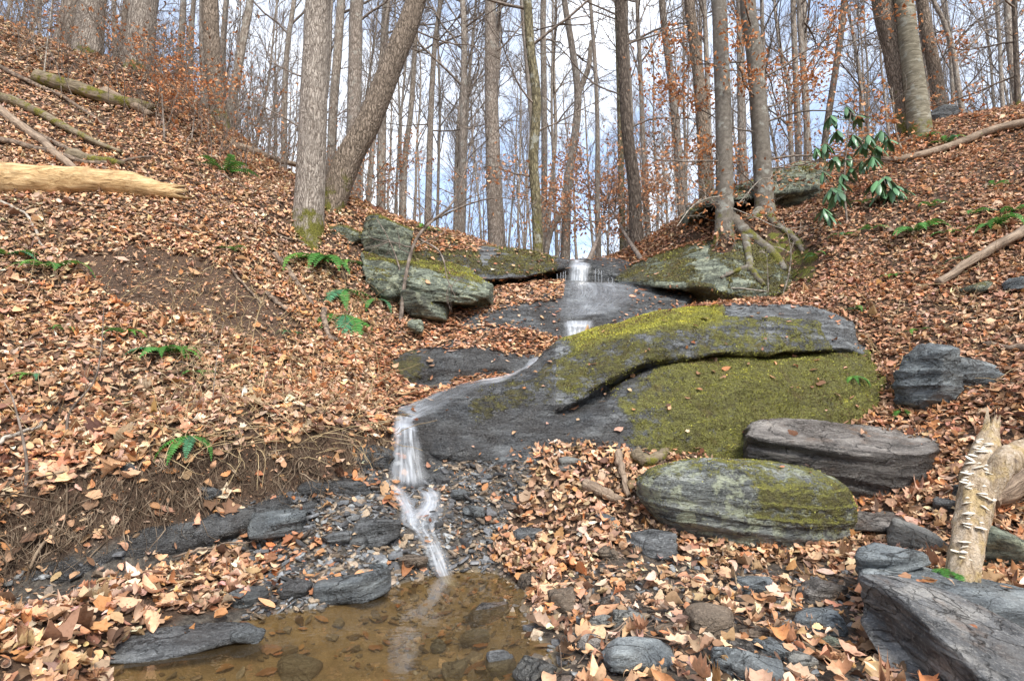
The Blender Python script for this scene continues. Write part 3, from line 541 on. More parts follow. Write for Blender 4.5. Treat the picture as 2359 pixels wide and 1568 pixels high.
def f_capr(at, u, v, V, N):
    at['moss'] = 0.34 + 0.30 * fbm(V * 2.0, 3) - 0.7 * sstep(v, 645, 660) * (u < 1580) - 0.5 * inpoly(u + 110 * fbm(V * 3, 3), v + 90 * fbm(V * 3 + 5, 3), [(1585, 585), (1640, 575), (1680, 640), (1620, 650)]) - 0.5 * inpoly(u + 70 * fbm(V * 3, 3), v + 70 * fbm(V * 3 + 5, 3), [(1680, 645), (1740, 640), (1730, 670), (1690, 670)])
    at['hue'] = 0.36 + 0.25 * fbm(V * 2, 2) - 0.1 * (u < 1500); at['wet'] = np.clip(0.8 * sstep(-u, -1500, -1440), 0, 1)
V, F = loft([[(1420,634,9.8),(1420,640,9.5),(1420,647,9.35),(1420,650,9.6),(1420,672,9.9)],[(1480,600,9.9),(1480,626,9.2),(1480,654,8.95),(1480,659,9.5),(1480,682,9.9)],[(1555,576,9.8),(1555,615,9.0),(1555,660,8.65),(1555,664,9.2),(1555,690,9.6)],[(1640,545,9.6),(1640,600,8.8),(1640,655,8.4),(1640,672,8.45),(1640,690,8.6)],
 [(1715,540,9.4),(1715,600,8.7),(1712,650,8.3),(1710,675,8.25),(1710,690,8.3)],[(1775,560,9.3),(1770,605,8.7),(1765,640,8.4),(1760,660,8.35),(1758,685,8.3)],[(1840,600,9.0),(1835,615,8.75),(1825,632,8.6),(1820,645,8.5),(1818,665,8.4)]], 140, 110)
cap_r = finish_rock('rooted_boulder', V, F, GREEN_ROCK, 'big mossy pale green boulder gripped by the beech roots, right of the upper waterfall', 'boulder', amp=0.07, freq=1.8, strata=0.03, sfreq=6, fn=f_capr, tilt=(0.3, -0.2, 1))
def f_left(at, u, v, V, N):
    at['moss'] = -0.02 + 0.50 * sstep(N[:, 2], 0.4, 0.9) + 0.22 * fbm(V * 2.5, 3) - 0.3 * sstep(u, 1100, 1125); at['hue'] = 0.50 + 0.3 * sstep(u, 1000, 1080) + 0.2 * fbm(V * 3, 2)
V, F = loft([[(835,580,8.7),(838,602,8.35),(842,630,8.2),(845,648,8.15)],[(900,588,8.75),(898,608,8.2),(892,640,8.0),(890,668,7.95)],[(960,598,8.7),(958,618,8.05),(955,655,7.82),(950,690,7.85),(950,692,8.3)],[(1030,606,8.65),(1030,630,8.05),(1028,668,7.82),(1025,697,7.85),(1025,699,8.4)],[(1092,628,8.5),(1090,648,8.08),(1082,675,7.88),(1076,699,7.92),(1076,701,8.4)],[(1132,655,8.35),(1130,662,8.2),(1126,672,8.12),(1120,682,8.12),(1120,684,8.35)]], 170, 140, lin=.8)
left_rock = finish_rock('wedge_rock', V, F, GREEN_ROCK, 'long wedge shaped greenish rock with bright moss on its sloping top, left of the stream', 'rock', amp=0.04, freq=2, strata=0.045, sfreq=7, fn=f_left, tilt=(0.25, -0.2, 1))
def blob_rock(name, u, v, d, size, mat, label, rot=(0, 0, 0), seed=0, dz=0, k=40, planes=16, sharp=18, lo=.72, **kw):
    V, F = blob(P(u, v, d) + (0, 0, dz), size, rot, seed, planes, sharp, k, lo)
    return finish_rock(name, V, F, mat, label, **kw)
def f_bould(at, u, v, V, N):
    at['moss'] = 0.0 + 0.6 * sstep(N[:, 2], 0.2, 0.8) + 0.3 * fbm(V * 3, 3); at['hue'] = 0.52 + 0.2 * fbm(V * 2, 2)
blob_rock('perched_boulder', 890, 548, 8.85, (.74, .72, .70), GREEN_ROCK, 'squarish pale green boulder with moss cap perched on the wedge shaped rock', seed=5, rot=(.2, .15, .3), planes=9, sharp=26, lo=.78, amp=.04, freq=3, fn=f_bould, cat='boulder')
blob_rock('shelf_rock', 772, 545, 9.0, (1.0, .8, .42), GREEN_ROCK, 'low mossy shelf rock with a dark gap beneath, below the two big left tree trunks', seed=8, rot=(0, .18, .1), planes=10, amp=.05, freq=3, moss=.3, hue=.4)
blob_rock('sunken_rock', 978, 712, 8.05, (.72, .6, .36), GREEN_ROCK, 'small dark rock with a moss stripe tucked under the wedge shaped rock', seed=12, rot=(0, .2, .2), planes=10, amp=.03, freq=3, moss=.12, hue=.7, wet=.4)
blob_rock('stone', 958, 750, 7.55, (.19, .18, .2), GREEN_ROCK, 'small mossy stone at the foot of the thin sapling, left of the stream', seed=21, k=16, moss=.15, hue=.4, amp=.01, freq=6, strata=.006, cat='stone')
def f_blue(at, u, v, V, N):
    at['moss'] = -0.12 + 0.3 * fbm(V * 3.5, 3) + 0.25 * sstep(-u, -2130, -2085); at['hue'][:] = 0.6; at['wet'][:] = 0.1
blob_rock('standing_slate', 2138, 880, 5.45, (.46, .42, .66), BLUE_STONE, 'upright blue grey slate rock with mossy patches right of the huge boulder', rot=(.25, -.12, .15), seed=33, planes=9, sharp=30, lo=.75, amp=.025, freq=3, strata=.02, fn=f_blue)
blob_rock('standing_slate', 2212, 880, 5.55, (.42, .42, .56), BLUE_STONE, 'second blue grey slate rock half buried in leaves, touching the upright one', rot=(.2, .45, -.1), seed=36, planes=9, sharp=30, lo=.75, amp=.025, freq=3, strata=.02, fn=f_blue)
def f_block(at, u, v, V, N):
    at['wet'] = np.clip(0.9 * sstep(-N[:, 2], -0.55, -0.25), 0, 1); at['moss'] = np.full(len(V), -0.5); at['hue'][:] = .3  # steep faces darkened through the wet attribute, painting in the undercut front's shade
def block_sec(*q):
    # back edge, middle of the top, front edge (doubled so that it stays crisp), undercut front foot
    (ub, vb, db), (ue, ve, de), (uf, vf, df) = q
    return [(ub, vb, db), ((ub + ue) / 2, (vb + ve) / 2 - 1, (db + de) / 2), (ue, ve, de), (ue, ve + 7, de - .005), ((ue + uf) / 2, (ve + vf) / 2, (de + df) / 2 + .0), (uf, vf, df), (uf, vf + 30, df + .05)]
V, F = loft([block_sec((1732,985,5.12),(1722,1012,5.0),(1726,1050,5.0)),block_sec((1752,968,5.24),(1744,1004,4.92),(1756,1062,4.95)),block_sec((1800,965,5.32),(1788,1012,4.84),(1800,1085,4.9)),block_sec((1900,972,5.34),(1888,1026,4.76),(1905,1125,4.85)),block_sec((2010,980,5.34),(2000,1039,4.68),(2012,1165,4.80)),block_sec((2100,985,5.32),(2092,1046,4.64),(2098,1190,4.76)),
 block_sec((2140,989,5.26),(2132,1045,4.66),(2128,1190,4.76)),block_sec((2170,996,5.22),(2150,1040,4.72),(2140,1180,4.80)),block_sec((2178,1004,5.18),(2172,1022,5.02),(2158,1140,5.0)),block_sec((2180,1012,5.16),(2177,1022,5.1),(2166,1120,5.1))], 220, 190, lin=.92)
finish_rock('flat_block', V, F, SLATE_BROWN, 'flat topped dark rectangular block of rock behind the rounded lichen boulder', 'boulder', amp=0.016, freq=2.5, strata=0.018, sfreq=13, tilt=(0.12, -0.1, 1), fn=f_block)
def f_round(at, u, v, V, N):
    m = 0.12 + 0.36 * fbm(V * 3.2, 3) + 0.15 * N[:, 2]; m = m + 0.22 * sstep(u + 150 * fbm(V * 3 + 9, 3), 1740, 1920) * sstep(v, 1060, 1160) + 0.14 * np.exp(-((u - 1760) / 75) ** 2 - ((v - 1165) / 40) ** 2)
    m -= 0.4 * sstep(v, 1215, 1245); at['moss'] = m; at['hue'] = np.where(N[:, 2] > .5, .70, .42) + .15 * fbm(V * 3, 2); at['wet'] = 0.75 * sstep(v, 1190, 1245)
V, F = blob(P(1742, 1158, 4.62), (2.06, 1.45, 1.04), (0.05, 0.05, -0.06), 44, 26, 4.2, 64, .92)
V[:, 2] += -0.03 * (V[:, 0] - V[:, 0].mean()) - .05
finish_rock('rounded_boulder', V, F, LICHEN_ROCK, 'rounded lichen spotted boulder of thin tilted layers with moss on its right side', 'boulder', amp=0.045, freq=2.0, strata=0.014, sfreq=13, tilt=(0.10, -0.12, 1), fn=f_round, fine=.012)
def loft_free(secs, n, m): return loft(secs, n, m, back=False, lin=.85)
def nearer(S): return [[(u + (26 if k < 2 else 0), v - (14 if k in (2, 3) else 0), d * .90 + (.14 if k < 2 else 0)) for k, (u, v, d) in enumerate(s)] for s in S]
def f_near(at, u, v, V, N):
    at['moss'][:] = -.5; at['wet'][:] = .12
V, F = loft_free(nearer([[(1975,1400,3.15),(1976,1375,3.2),(1982,1348,3.25),(2015,1343,3.4),(2045,1360,3.5),(2050,1420,3.5)],[(1965,1440,3.0),(1968,1395,3.08),(1990,1342,3.18),(2070,1345,3.42),(2130,1370,3.5),(2140,1450,3.5)],[(2000,1510,2.8),(2022,1450,2.95),(2070,1390,2.97),(2170,1375,3.28),(2240,1400,3.4),(2260,1500,3.4)],[(2070,1600,2.55),(2085,1530,2.72),(2150,1470,2.72),(2290,1430,3.05),(2370,1460,3.2),(2390,1560,3.2)],[(2150,1690,2.35),(2170,1620,2.5),(2250,1555,2.48),(2400,1510,2.8),(2500,1540,2.95),(2520,1640,2.95)],[(2260,1790,2.2),(2270,1740,2.25),(2340,1680,2.25),(2500,1610,2.55),(2600,1630,2.7),(2620,1720,2.7)],[(2300,1820,2.15),(2310,1790,2.18),(2370,1740,2.2),(2530,1660,2.45),(2620,1680,2.6),(2640,1750,2.6)]]), 150, 130)
finish_rock('angular_slab', V, F, SLAB, 'large angular slate slab with a rusty streaked flat top lying at the water edge beside the blue dome rock', 'boulder', amp=0.012, freq=2.5, strata=0.008, sfreq=14, tilt=(0.1, -0.05, 1), fn=f_near, fine=.006)
def f_dome(at, u, v, V, N):
    at['moss'] = -.35 + .55 * inpoly(u, v, [(2070, 1325), (2190, 1330), (2180, 1380), (2090, 1375)]) + .2 * fbm(V * 4, 3); at['hue'][:] = .5
blob_rock('dome_rock', 2165, 1395, 3.22, (1.02, .72, .40), BLUE_STONE, 'low domed blue grey rock with a whitish lichen patch under the rotten branch', rot=(.12, .18, .1), seed=51, planes=12, sharp=12, amp=.02, freq=2.5, strata=.008, fn=f_dome, dz=.0)
blob_rock('lichen_stone', 2300, 1265, 3.75, (.42, .4, .30), GREEN_ROCK, 'greenish lichen stone right of the rotten branch', rot=(0, .5, .3), seed=53, k=16, amp=.02, strata=.01, moss=.02, hue=.4)
V, F = loft([[(1590,475,10.0),(1595,480,9.6),(1598,487,9.5),(1600,490,9.9),(1600,505,10.1)],[(1650,440,10.4),(1650,455,9.9),(1650,468,9.6),(1650,474,10.2),(1650,500,10.4)],[(1730,420,10.5),(1730,437,10.0),(1730,455,9.7),(1730,460,10.3),(1730,490,10.5)],[(1800,383,10.7),(1810,408,10.1),(1815,440,9.8),(1820,455,10.0),(1820,475,10.2)],[(1870,372,10.7),(1875,400,10.2),(1875,430,9.9),(1875,440,9.95),(1875,455,10.0)],[(1915,385,10.6),(1912,398,10.3),(1908,415,10.15),(1905,425,10.1),(1905,440,10.1)]], 100, 80)
def f_shelf(at, u, v, V, N): at['moss'] = .22 + .3 * fbm(V * 2.5, 3) - .2 * sstep(-N[:, 2], -.3, 0); at['hue'] = .45 + .2 * fbm(V * 2, 2)
finish_rock('overhang_rock', V, F, GREEN_ROCK, 'mossy overhanging shelf rock with a black hollow under it, behind the two beeches', 'rock', amp=.06, freq=2.2, strata=.05, sfreq=6, fn=f_shelf)
blob_rock('dark_rock', 2165, 275, 11.2, (.7, .5, .42), SLATE, 'small dark rock on the skyline at the foot of the oak and birch', seed=61, k=16, moss=.05, hue=.5)
# wet bedrock shelves below the root bank, and at the pool's near-left shore
V, F = loft([[(-60,1330,3.55),(-60,1345,3.46,.05),(-60,1385,3.40)],[(60,1300,3.66),(60,1322,3.55,.05),(60,1352,3.48)],[(200,1268,3.78),(200,1292,3.66,.05),(205,1322,3.58)],[(400,1205,4.08),(405,1232,3.96,.05),(410,1258,3.88)],[(560,1158,4.34),(570,1186,4.18,.06),(580,1212,4.1)],[(720,1110,4.6),(730,1145,4.42,.06),(735,1180,4.32)],[(850,1062,4.85),(860,1098,4.72,.05),(870,1130,4.64)]], 170, 80, lin=.7)
finish_rock('bedrock_shelf', V, F, SLATE, 'long wet black bedrock shelf under the hanging roots of the left bank', 'rock', wet=.95, amp=.05, freq=3, strata=.04, sfreq=14, moss=-.3, tilt=(-.35, -.2, 1))
blob_rock('shore_rock', 420, 1462, 2.97, (.80, .30, .07), SLATE, 'flat blue grey wet rock sloping into the pool below the leaf heap', rot=(.16, .02, .52), seed=75, wet=.5, amp=.015, strata=.01, moss=-.5, dz=-.025)
blob_rock('wet_rock', 830, 1075, 4.85, (.5, .35, .42), SLATE, 'wet black rock just left of the lower waterfall', rot=(.1, .3, .2), seed=77, wet=.95, amp=.04, strata=.04, moss=-.3)
blob_rock('wet_rock', 770, 1125, 4.6, (.46, .3, .3), SLATE, 'wet dark angular rock below the root bank, left of the lower waterfall', rot=(.2, -.2, .4), seed=78, wet=.9, amp=.04, strata=.04, moss=-.3, planes=9, sharp=28)
V, F = loft([[(880,985,5.25),(880,1010,5.05),(875,1050,4.95),(870,1100,4.85)],[(930,966,5.3),(930,1000,5.02),(930,1050,4.93),(930,1125,4.82)],[(985,985,5.3),(985,1020,5.02),(990,1060,4.95),(1000,1125,4.84)],[(1060,1035,5.2),(1060,1060,5.02),(1065,1085,4.93),(1070,1120,4.84)],[(1180,1060,5.1),(1180,1075,4.98),(1180,1090,4.93),(1180,1115,4.86)]], 90, 90)
def f_fallrock(at, u, v, V, N): at['wet'][:] = .95; at['moss'][:] = -.5
fall_rock = finish_rock('waterfall_rock', V, F, SLATE, 'dark wet stepped rock face that the lower waterfall runs down', 'rock', amp=.04, freq=3, strata=.05, sfreq=11, fn=f_fallrock, tilt=(-.1, -.3, 1))

# fuzzy moss cushions growing on the biggest rocks
def moss_part(s, o, dens, h, seed):
    rs = np.random.RandomState(seed); P_, N_, M_ = [], [], []
    for F in s['F']:
        for T in ([F] if F.shape[1] == 3 else [F[:, [0, 1, 2]], F[:, [0, 2, 3]]]):
            V = s['V']; a, b, c = V[T[:, 0]], V[T[:, 1]], V[T[:, 2]]; A = np.linalg.norm(np.cross(b - a, c - a), axis=1) / 2; n = s['N'][T].mean(1); ce = (a + b + c) / 3
            w = sstep(s['at']['moss'][T].mean(1) + .5 * fbm(ce * 5, 3) + .35 * fbm(ce * 18, 2), .16, .62) * (ce[:, 1] < 12) * (n @ np.array((0, -.6, .6)) > -.25)
            k = rs.poisson(np.clip(A * dens * w, 0, 60)); i = np.repeat(np.arange(len(T)), k); r1 = np.sqrt(rs.rand(len(i), 1)); r2 = rs.rand(len(i), 1)
            P_.append(a[i] * (1 - r1) + b[i] * r1 * (1 - r2) + c[i] * r1 * r2); N_.append(n[i]); M_.append(s['at']['hue'][T].mean(1)[i])
    p, n, hu = np.concatenate(P_), np.concatenate(N_), np.concatenate(M_); k = len(p)
    if not k: return
    stops = np.array([0, .28, .52, .78, 1.0]); cs = np.array([(.10,.082,.04), (.20,.18,.065), (.31,.305,.08), (.45,.43,.08), (.66,.57,.07)]); x = np.clip(hu * .75 + .9 * fbm(p * 9, 3) + rs.normal(0, .1, k), 0, 1)
    c = np.stack([np.interp(x, stops, cs[:, j]) for j in range(3)], 1) * np.exp(rs.normal(0, .25, (k, 1))); br = rs.rand(k) < .07 + .55 * sstep(fbm(p * np.array((2.6, 2.6, 1.2)), 3), .02, .22); c[br] = np.array((.15, .10, .055)) * np.exp(rs.normal(0, .3, (br.sum(), 1)))
    d = n + rs.normal(0, .5, (k, 3)); d /= np.linalg.norm(d, axis=1)[:, None]; t = np.cross(d, rs.normal(size=(k, 3))); t /= np.linalg.norm(t, axis=1)[:, None]; hh = h * rs.uniform(.5, 1.4, (k, 1))
    V = np.stack([p - n * .002 - t * hh * .45, p - n * .002 + t * hh * .45, p + d * hh], 1).reshape(-1, 3) - np.array(o.location)
    m = mesh_np('moss', V, [np.arange(3 * k).reshape(-1, 3)], MOSS, o, cols=np.repeat(c, 3, 0)); m['kind'] = 'stuff'
t_ = NT('moss_fuzz'); MOSS = t_.pbr(t_.attr('tint', 'Color'), .95, None, .05)
_mp = {'mossy_boulder': (11000, .011), 'rooted_boulder': (5000, .02), 'mossy_caprock': (5000, .02), 'wedge_rock': (6000, .018), 'perched_boulder': (6000, .018), 'rounded_boulder': (8000, .009), 'overhang_rock': (2500, .03), 'shelf_rock': (4000, .02), 'standing_slate': (6000, .012)}
for _i, s_ in enumerate(SURF[1:]):
    if s_['name'] in _mp: moss_part(s_, s_['obj'], *_mp[s_['name']], 900 + _i)
# one BVH of ground and big rocks, to stand things on
bv, bf, off = [], [], 0
for s in SURF:
    V = s['V']
    for F in s['F']:
        Fk = F
        if s['name'] == 'ground':
            c = V[F].mean(1); Fk = F[(np.abs(c[:, 0]) < 16) & (c[:, 1] > 0) & (c[:, 1] < 70)]
        bf += (Fk + off).tolist(); NGROUND = len(bf) if s['name'] == 'ground' else NGROUND
    bv.append(V); off += len(V)
BVH = BVHTree.FromPolygons(np.concatenate(bv).tolist(), bf)
NG = 0
def on_ground(u, v):
    o = Vector((0, 0, CAM_H)); r = BVH.ray_cast(o, (Vector(P(u, v, 1.0)) - o).normalized()); return r[2] is not None and r[2] < NGROUND
def hit(u, v):
    o = Vector((0, 0, CAM_H)); d = Vector(P(u, v, 1.0)) - o; r = BVH.ray_cast(o, d.normalized())
    return (r[0], r[1] if r[1].dot(d) < 0 else -r[1]) if r[0] is not None else (Vector(P(u, v, 12)), Vector((0, 0, 1)))
def drop(x, y, top=14.0):
    r = BVH.ray_cast(Vector((x, y, top)), Vector((0, 0, -1)))
    return (r[0], r[1] if r[1].z > 0 else -r[1]) if r[0] is not None else (Vector((x, y, float(terrain_z([(x, y)])[0]))), Vector((0, 0, 1)))

# ------------------------------------------------------------------ water
def pool():
    xs = np.linspace(-3.2, 1.2, 60); ys = np.linspace(0.8, 4.75, 60); A, B = np.meshgrid(xs, ys)
    V = np.stack([A.ravel(), B.ravel(), np.zeros(A.size)], 1); i = np.arange(59)[:, None] * 60; j = np.arange(59)[None]
    Q = np.stack([i + j, i + j + 1, i + 61 + j, i + 60 + j], -1).reshape(-1, 4)
    c = V[Q].mean(1); zt = terrain_z(c[:, :2]); Q = Q[(zt < 0.07) & (c[:, 0] < 0.27)]
    return tag(mesh_np('pool_water', V, [Q], WATER), 'shallow murky brown pool below the cascade', None, None, 'structure')
pool()
def sheet(name, rows, label, n=60, m=24, a0=1.0, edge=.18, ends=(.1, .1), lift=0.0, fit=False, gain=None):
    """rows: cross lines from upstream to downstream, each [(u,v,d) left ... right]."""
    G = np.array([crv([P(*q) for q in r], m) for r in rows]); G = np.stack([crv(G[:, j], n) for j in range(m)], 1)
    if fit:
        for i in range(n):
            for j in range(m):
                h = BVH.ray_cast(Vector(G[i, j]) + Vector((0, -.12, .35)), Vector((0, .32, -.95)).normalized(), .9)
                if h[0] is not None: G[i, j] = np.array(h[0]) + np.array(h[1] if h[1].z > -.2 else (0, 0, 1)) * lift
        for _ in range(3):
            Gp = np.pad(G, ((1, 1), (1, 1), (0, 0)), 'edge'); G = (Gp[:-2, 1:-1] + Gp[2:, 1:-1] + Gp[1:-1, :-2] + Gp[1:-1, 2:] + 2 * G) / 6
        G[..., 2] += .006
    w = np.concatenate([np.zeros((n, 1)), np.cumsum(np.linalg.norm(np.diff(G, axis=1), axis=2), 1)], 1); w = w - w.mean(1)[:, None]
    l = np.concatenate([np.zeros((1, m)), np.cumsum(np.linalg.norm(np.diff(G, axis=0), axis=2), 0)], 0)
    w = (np.linspace(-.5, .5, m)[None] * np.mean(w[:, -1] - w[:, 0])) * np.ones((n, 1))
    s = np.linspace(0, 1, m)[None]; t = np.linspace(0, 1, n)[:, None]
    al = a0 * sstep(s, 0, edge) * sstep(1 - s, 0, edge) * sstep(t, 0, ends[0] + 1e-6) * sstep(1 - t, 0, ends[1] + 1e-6)
    if gain is not None: al = al * np.interp(t, np.linspace(0, 1, len(gain)), gain)
    V = G.reshape(-1, 3); i = np.arange(n - 1)[:, None] * m; j = np.arange(m - 1)[None]
    Q = np.stack([i + j, i + j + 1, i + m + j + 1, i + m + j], -1).reshape(-1, 4)
    o = mesh_np(name, V, [Q], FALL, attrs=dict(alpha=al.ravel(), across=w.ravel(), along=l.ravel()))
    return tag(o, label, 'water', None, 'structure')
sheet('waterfall', [[(1316,597,10.25),(1340,597,10.2),(1366,598,10.25)],[(1313,601,9.8),(1337,602,9.75),(1363,603,9.78)],[(1308,612,9.58),(1336,612,9.52),(1364,614,9.55)],[(1307,632,9.53),(1336,632,9.46),(1362,634,9.5)],[(1306,656,9.5),(1336,657,9.42),(1362,657,9.46)]], 'white veil of the upper waterfall', a0=2.0, edge=.42, ends=(.15, .1))
sheet('stream_water', [[(1290,652,9.35),(1335,652,9.3),(1400,652,9.35),(1450,655,9.3)],[(1268,680,8.9),(1330,680,8.85),(1420,678,8.9),(1520,676,8.95)],[(1255,710,8.5),(1330,710,8.45),(1410,706,8.5),(1490,700,8.55)],[(1280,738,8.15),(1330,738,8.12),(1370,737,8.15),(1400,735,8.18)]], 'thin sheet of pale water sliding over the slate slab', n=70, m=50, a0=.46, edge=.45, lift=.012, fit=True, ends=(.04, .1), gain=[1.5, .9, .7, 1.0])
sheet('waterfall', [[(1292,736,8.13),(1330,736,8.08),(1372,735,8.12)],[(1294,750,8.0),(1330,750,7.95),(1370,749,7.99)],[(1296,770,7.92),(1330,771,7.86),(1362,768,7.9)],[(1298,790,7.86),(1328,792,7.8),(1352,786,7.84)]], 'short white middle fall dropping off the slate slab', a0=1.7, edge=.42, ends=(.15, .15))
sheet('stream_water', [[(1300,782,7.85),(1330,782,7.82),(1350,776,7.8)],[(1262,805,7.4),(1290,800,7.35),(1310,792,7.3)],[(1222,832,7.0),(1245,828,6.95),(1262,820,6.9)],[(1190,858,6.65),(1215,862,6.6),(1232,858,6.5)],[(1130,884,6.2),(1160,890,6.1),(1190,888,6.0)],[(1060,905,5.9),(1080,915,5.8),(1100,925,5.7)]], 'white ribbon of stream running down behind the huge mossy boulder', n=70, m=20, a0=1.05, edge=.3, lift=.015, fit=True)
sheet('stream_water', [[(1085,888,6.05),(1100,900,5.9),(1120,915,5.7)],[(1000,915,5.7),(1020,930,5.5),(1040,945,5.35)],[(935,940,5.4),(955,952,5.25),(985,975,5.18)],[(905,965,5.25),(930,968,5.15),(965,985,5.1)]], 'thin film of water over the left end of the huge mossy boulder', n=50, m=24, a0=.5, edge=.3, lift=.012, fit=True, gain=[.5, .5, .8, 1.5])
sheet('waterfall', [[(930,942,5.42),(955,945,5.36),(985,952,5.32)],[(908,958,5.18),(932,957,5.14),(962,968,5.12)],[(900,985,5.02),(932,985,4.96),(968,995,4.96)],[(893,1040,4.9),(935,1040,4.82),(980,1042,4.84)],[(885,1095,4.8),(938,1095,4.74),(992,1098,4.76)],[(878,1128,4.72),(940,1130,4.66),(1002,1125,4.70)]], 'white veil of the lower waterfall fanning out over dark rock', n=80, m=40, a0=1.6, edge=.42, ends=(.15, .2), gain=[1.0, 1.6, 1.1, .9, .8, .9, 1.2])
sheet('stream_water', [[(880,1105,4.76),(908,1110,4.74),(936,1110,4.72)],[(900,1148,4.6),(928,1152,4.58),(956,1152,4.56)],[(916,1180,4.5),(943,1184,4.48),(968,1182,4.46)],[(918,1210,4.4),(946,1213,4.38),(975,1212,4.36)],[(940,1236,4.35),(968,1240,4.33),(1000,1240,4.33)]], 'left hand thin white strand of the cascade over the gravel', a0=1.1, edge=.5, lift=.03, fit=True, m=14)
sheet('stream_water', [[(950,1105,4.76),(982,1108,4.74),(1012,1105,4.74)],[(968,1150,4.6),(998,1153,4.58),(1026,1152,4.58)],[(946,1185,4.48),(985,1190,4.46),(1020,1188,4.46)],[(932,1215,4.4),(972,1222,4.38),(1014,1222,4.36)],[(962,1255,4.27),(1000,1260,4.25),(1036,1258,4.25)],[(980,1290,4.15),(1018,1294,4.13),(1054,1290,4.13)],[(1004,1318,4.07),(1042,1324,4.04),(1084,1322,4.04)]], 'white cascade tumbling over leaves and gravel into the pool', a0=1.45, edge=.5, lift=.035, fit=True, m=18)
def threads():
    m = MB(); rs = np.random.RandomState(2)
    for u, v0, v1 in [(1292,628,652),(1298,626,655),(1303,624,655),(1284,630,650),(1372,618,652),(1379,620,655),(1386,622,654),(1410,638,664),(1420,642,668),(1428,644,672),(1433,642,668),(1402,640,660)]:
        d = 9.42; m.tube([P(u + rs.normal(0, .6), v, d - .01) for v in np.linspace(v0, v1, 6)], np.linspace(.005, .003, 6), 5)
    t = NT('water_thread'); tag(m.build('waterfall', t.pbr((.80, .85, .92), .3, None, .4, **{'Alpha': .25})), 'thin dripping threads either side of the upper fall', 'water', None, 'structure')
threads()
# ------------------------------------------------------------------ leaf litter
RS = np.random.RandomState(11)
PAL = np.array((.98, .99, 1.0)) * np.array([(.64,.40,.245),(.58,.345,.195),(.61,.41,.29),(.55,.26,.115),(.47,.28,.17),(.33,.19,.115),(.16,.09,.058),(.71,.53,.37),(.51,.255,.14)])
PW = np.array([.20,.16,.15,.09,.13,.09,.06,.07,.05]); PW /= PW.sum()
def leaf_shapes():
    S = []
    for st, prof in (([0, .25, .5, .78, 1], [.02, .22, .26, .16, .0]), ([0, .2, .45, .7, 1], [.02, .15, .34, .27, .0]), ([0, .3, .55, .8, 1], [.02, .16, .19, .12, 0])):
        V = [(x - .5, y * w, 0) for x, w in zip(st, prof) for y in (-1, 0, 1)]; Q = [(3*i+k, 3*i+k+1, 3*i+4+k, 3*i+3+k) for i in range(4) for k in (0, 1)]
        S.append((np.array(V), np.array(Q), None))
    st = np.linspace(0, 1, 9); w = np.array([.02, .12, .09, .22, .13, .27, .15, .17, .0]); V = [(x - .5, y * q, 0) for x, q in zip(st, w) for y in (-1, 0, 1)]
    S.append((np.array(V), np.array([(3*i+k, 3*i+k+1, 3*i+4+k, 3*i+3+k) for i in range(8) for k in (0, 1)]), None))
    for lob in ((.36, .52, .37, .60, .42, .70, .42, .60, .37, .52, .36, .22), (.44, .50, .45, .58, .50, .66, .50, .58, .45, .50, .44, .30)):
        a = np.linspace(-2.55, 2.55, 11); a = np.concatenate([a, [np.pi]]); r = np.array(lob) * .72
        V = [(0, 0, 0)] + [(rr * np.cos(x), rr * np.sin(x), 0) for rr, x in zip(r, a)]
        S.append((np.array(V), None, np.array([(0, 1 + k, 1 + (k + 1) % 12) for k in range(12)])))
    for w, tooth in ((.27, .0), (.24, .12), (.33, .16), (.17, .0)):
        st = np.linspace(0, 1, 10); pr = w * np.sin(np.pi * st ** .85) ** .8 * (1 + tooth * np.cos(np.arange(10) * np.pi)); pr[0] = .012; pr[-1] = .0
        V = [(x - .5, y * q, 0) for x, q in zip(st, pr) for y in (-1, -.5, 0, .5, 1)]
        S.append((np.array(V), np.array([(5*i+k, 5*i+k+1, 5*i+6+k, 5*i+5+k) for i in range(9) for k in range(4)]), None))
    return S
LS = leaf_shapes()
def leaves_mesh(P0, N0, L, kind, colr, tilt, curl, rs):
    """place len(P0) leaves; returns V, Q, T, C."""
    n = len(P0); nn = N0 + rs.normal(size=(n, 3)) * tilt[:, None]; nn /= np.linalg.norm(nn, axis=1)[:, None]
    a = rs.normal(size=(n, 3)); a -= (a * nn).sum(1)[:, None] * nn; a /= np.linalg.norm(a, axis=1)[:, None]; b = np.cross(nn, a)
    VV, QQ, TT, CC, off = [], [], [], [], 0
    for k, (sv, sq, stt) in enumerate(LS):
        m = np.where(kind == k)[0]
        if not len(m): continue
        x, y = sv[:, 0][None], sv[:, 1][None]; c1 = (rs.normal(size=(len(m), 1)) * curl[m][:, None]); c2 = (rs.normal(size=(len(m), 1)) * .9 + .5) * curl[m][:, None]; c3 = rs.normal(size=(len(m), 1)) * curl[m][:, None]
        z = c1 * x * x * 1.6 + c2 * y * y * 4.5 + c3 * x * y * 1.5 + curl[m][:, None] * .05 * np.sin(x * 14 + c3 * 9) * np.abs(y) * 4; yy = y * np.cos(np.clip(c2 * y * 2.5, -1.2, 1.2)); l = L[m][:, None, None]
        W = P0[m][:, None] + l * (x[..., None] * a[m][:, None] + yy[..., None] * b[m][:, None] + z[..., None] * nn[m][:, None])
        VV.append(W.reshape(-1, 3)); ns = len(sv); base = (off + np.arange(len(m)) * ns)[:, None, None]
        if sq is not None: QQ.append((sq[None] + base).reshape(-1, 4))
        if stt is not None: TT.append((stt[None] + base).reshape(-1, 3))
        CC.append(np.repeat(colr[m], ns, 0)); off += len(m) * ns
    return np.concatenate(VV), np.concatenate(QQ) if QQ else np.zeros((0, 4), int), np.concatenate(TT) if TT else np.zeros((0, 3), int), np.concatenate(CC)
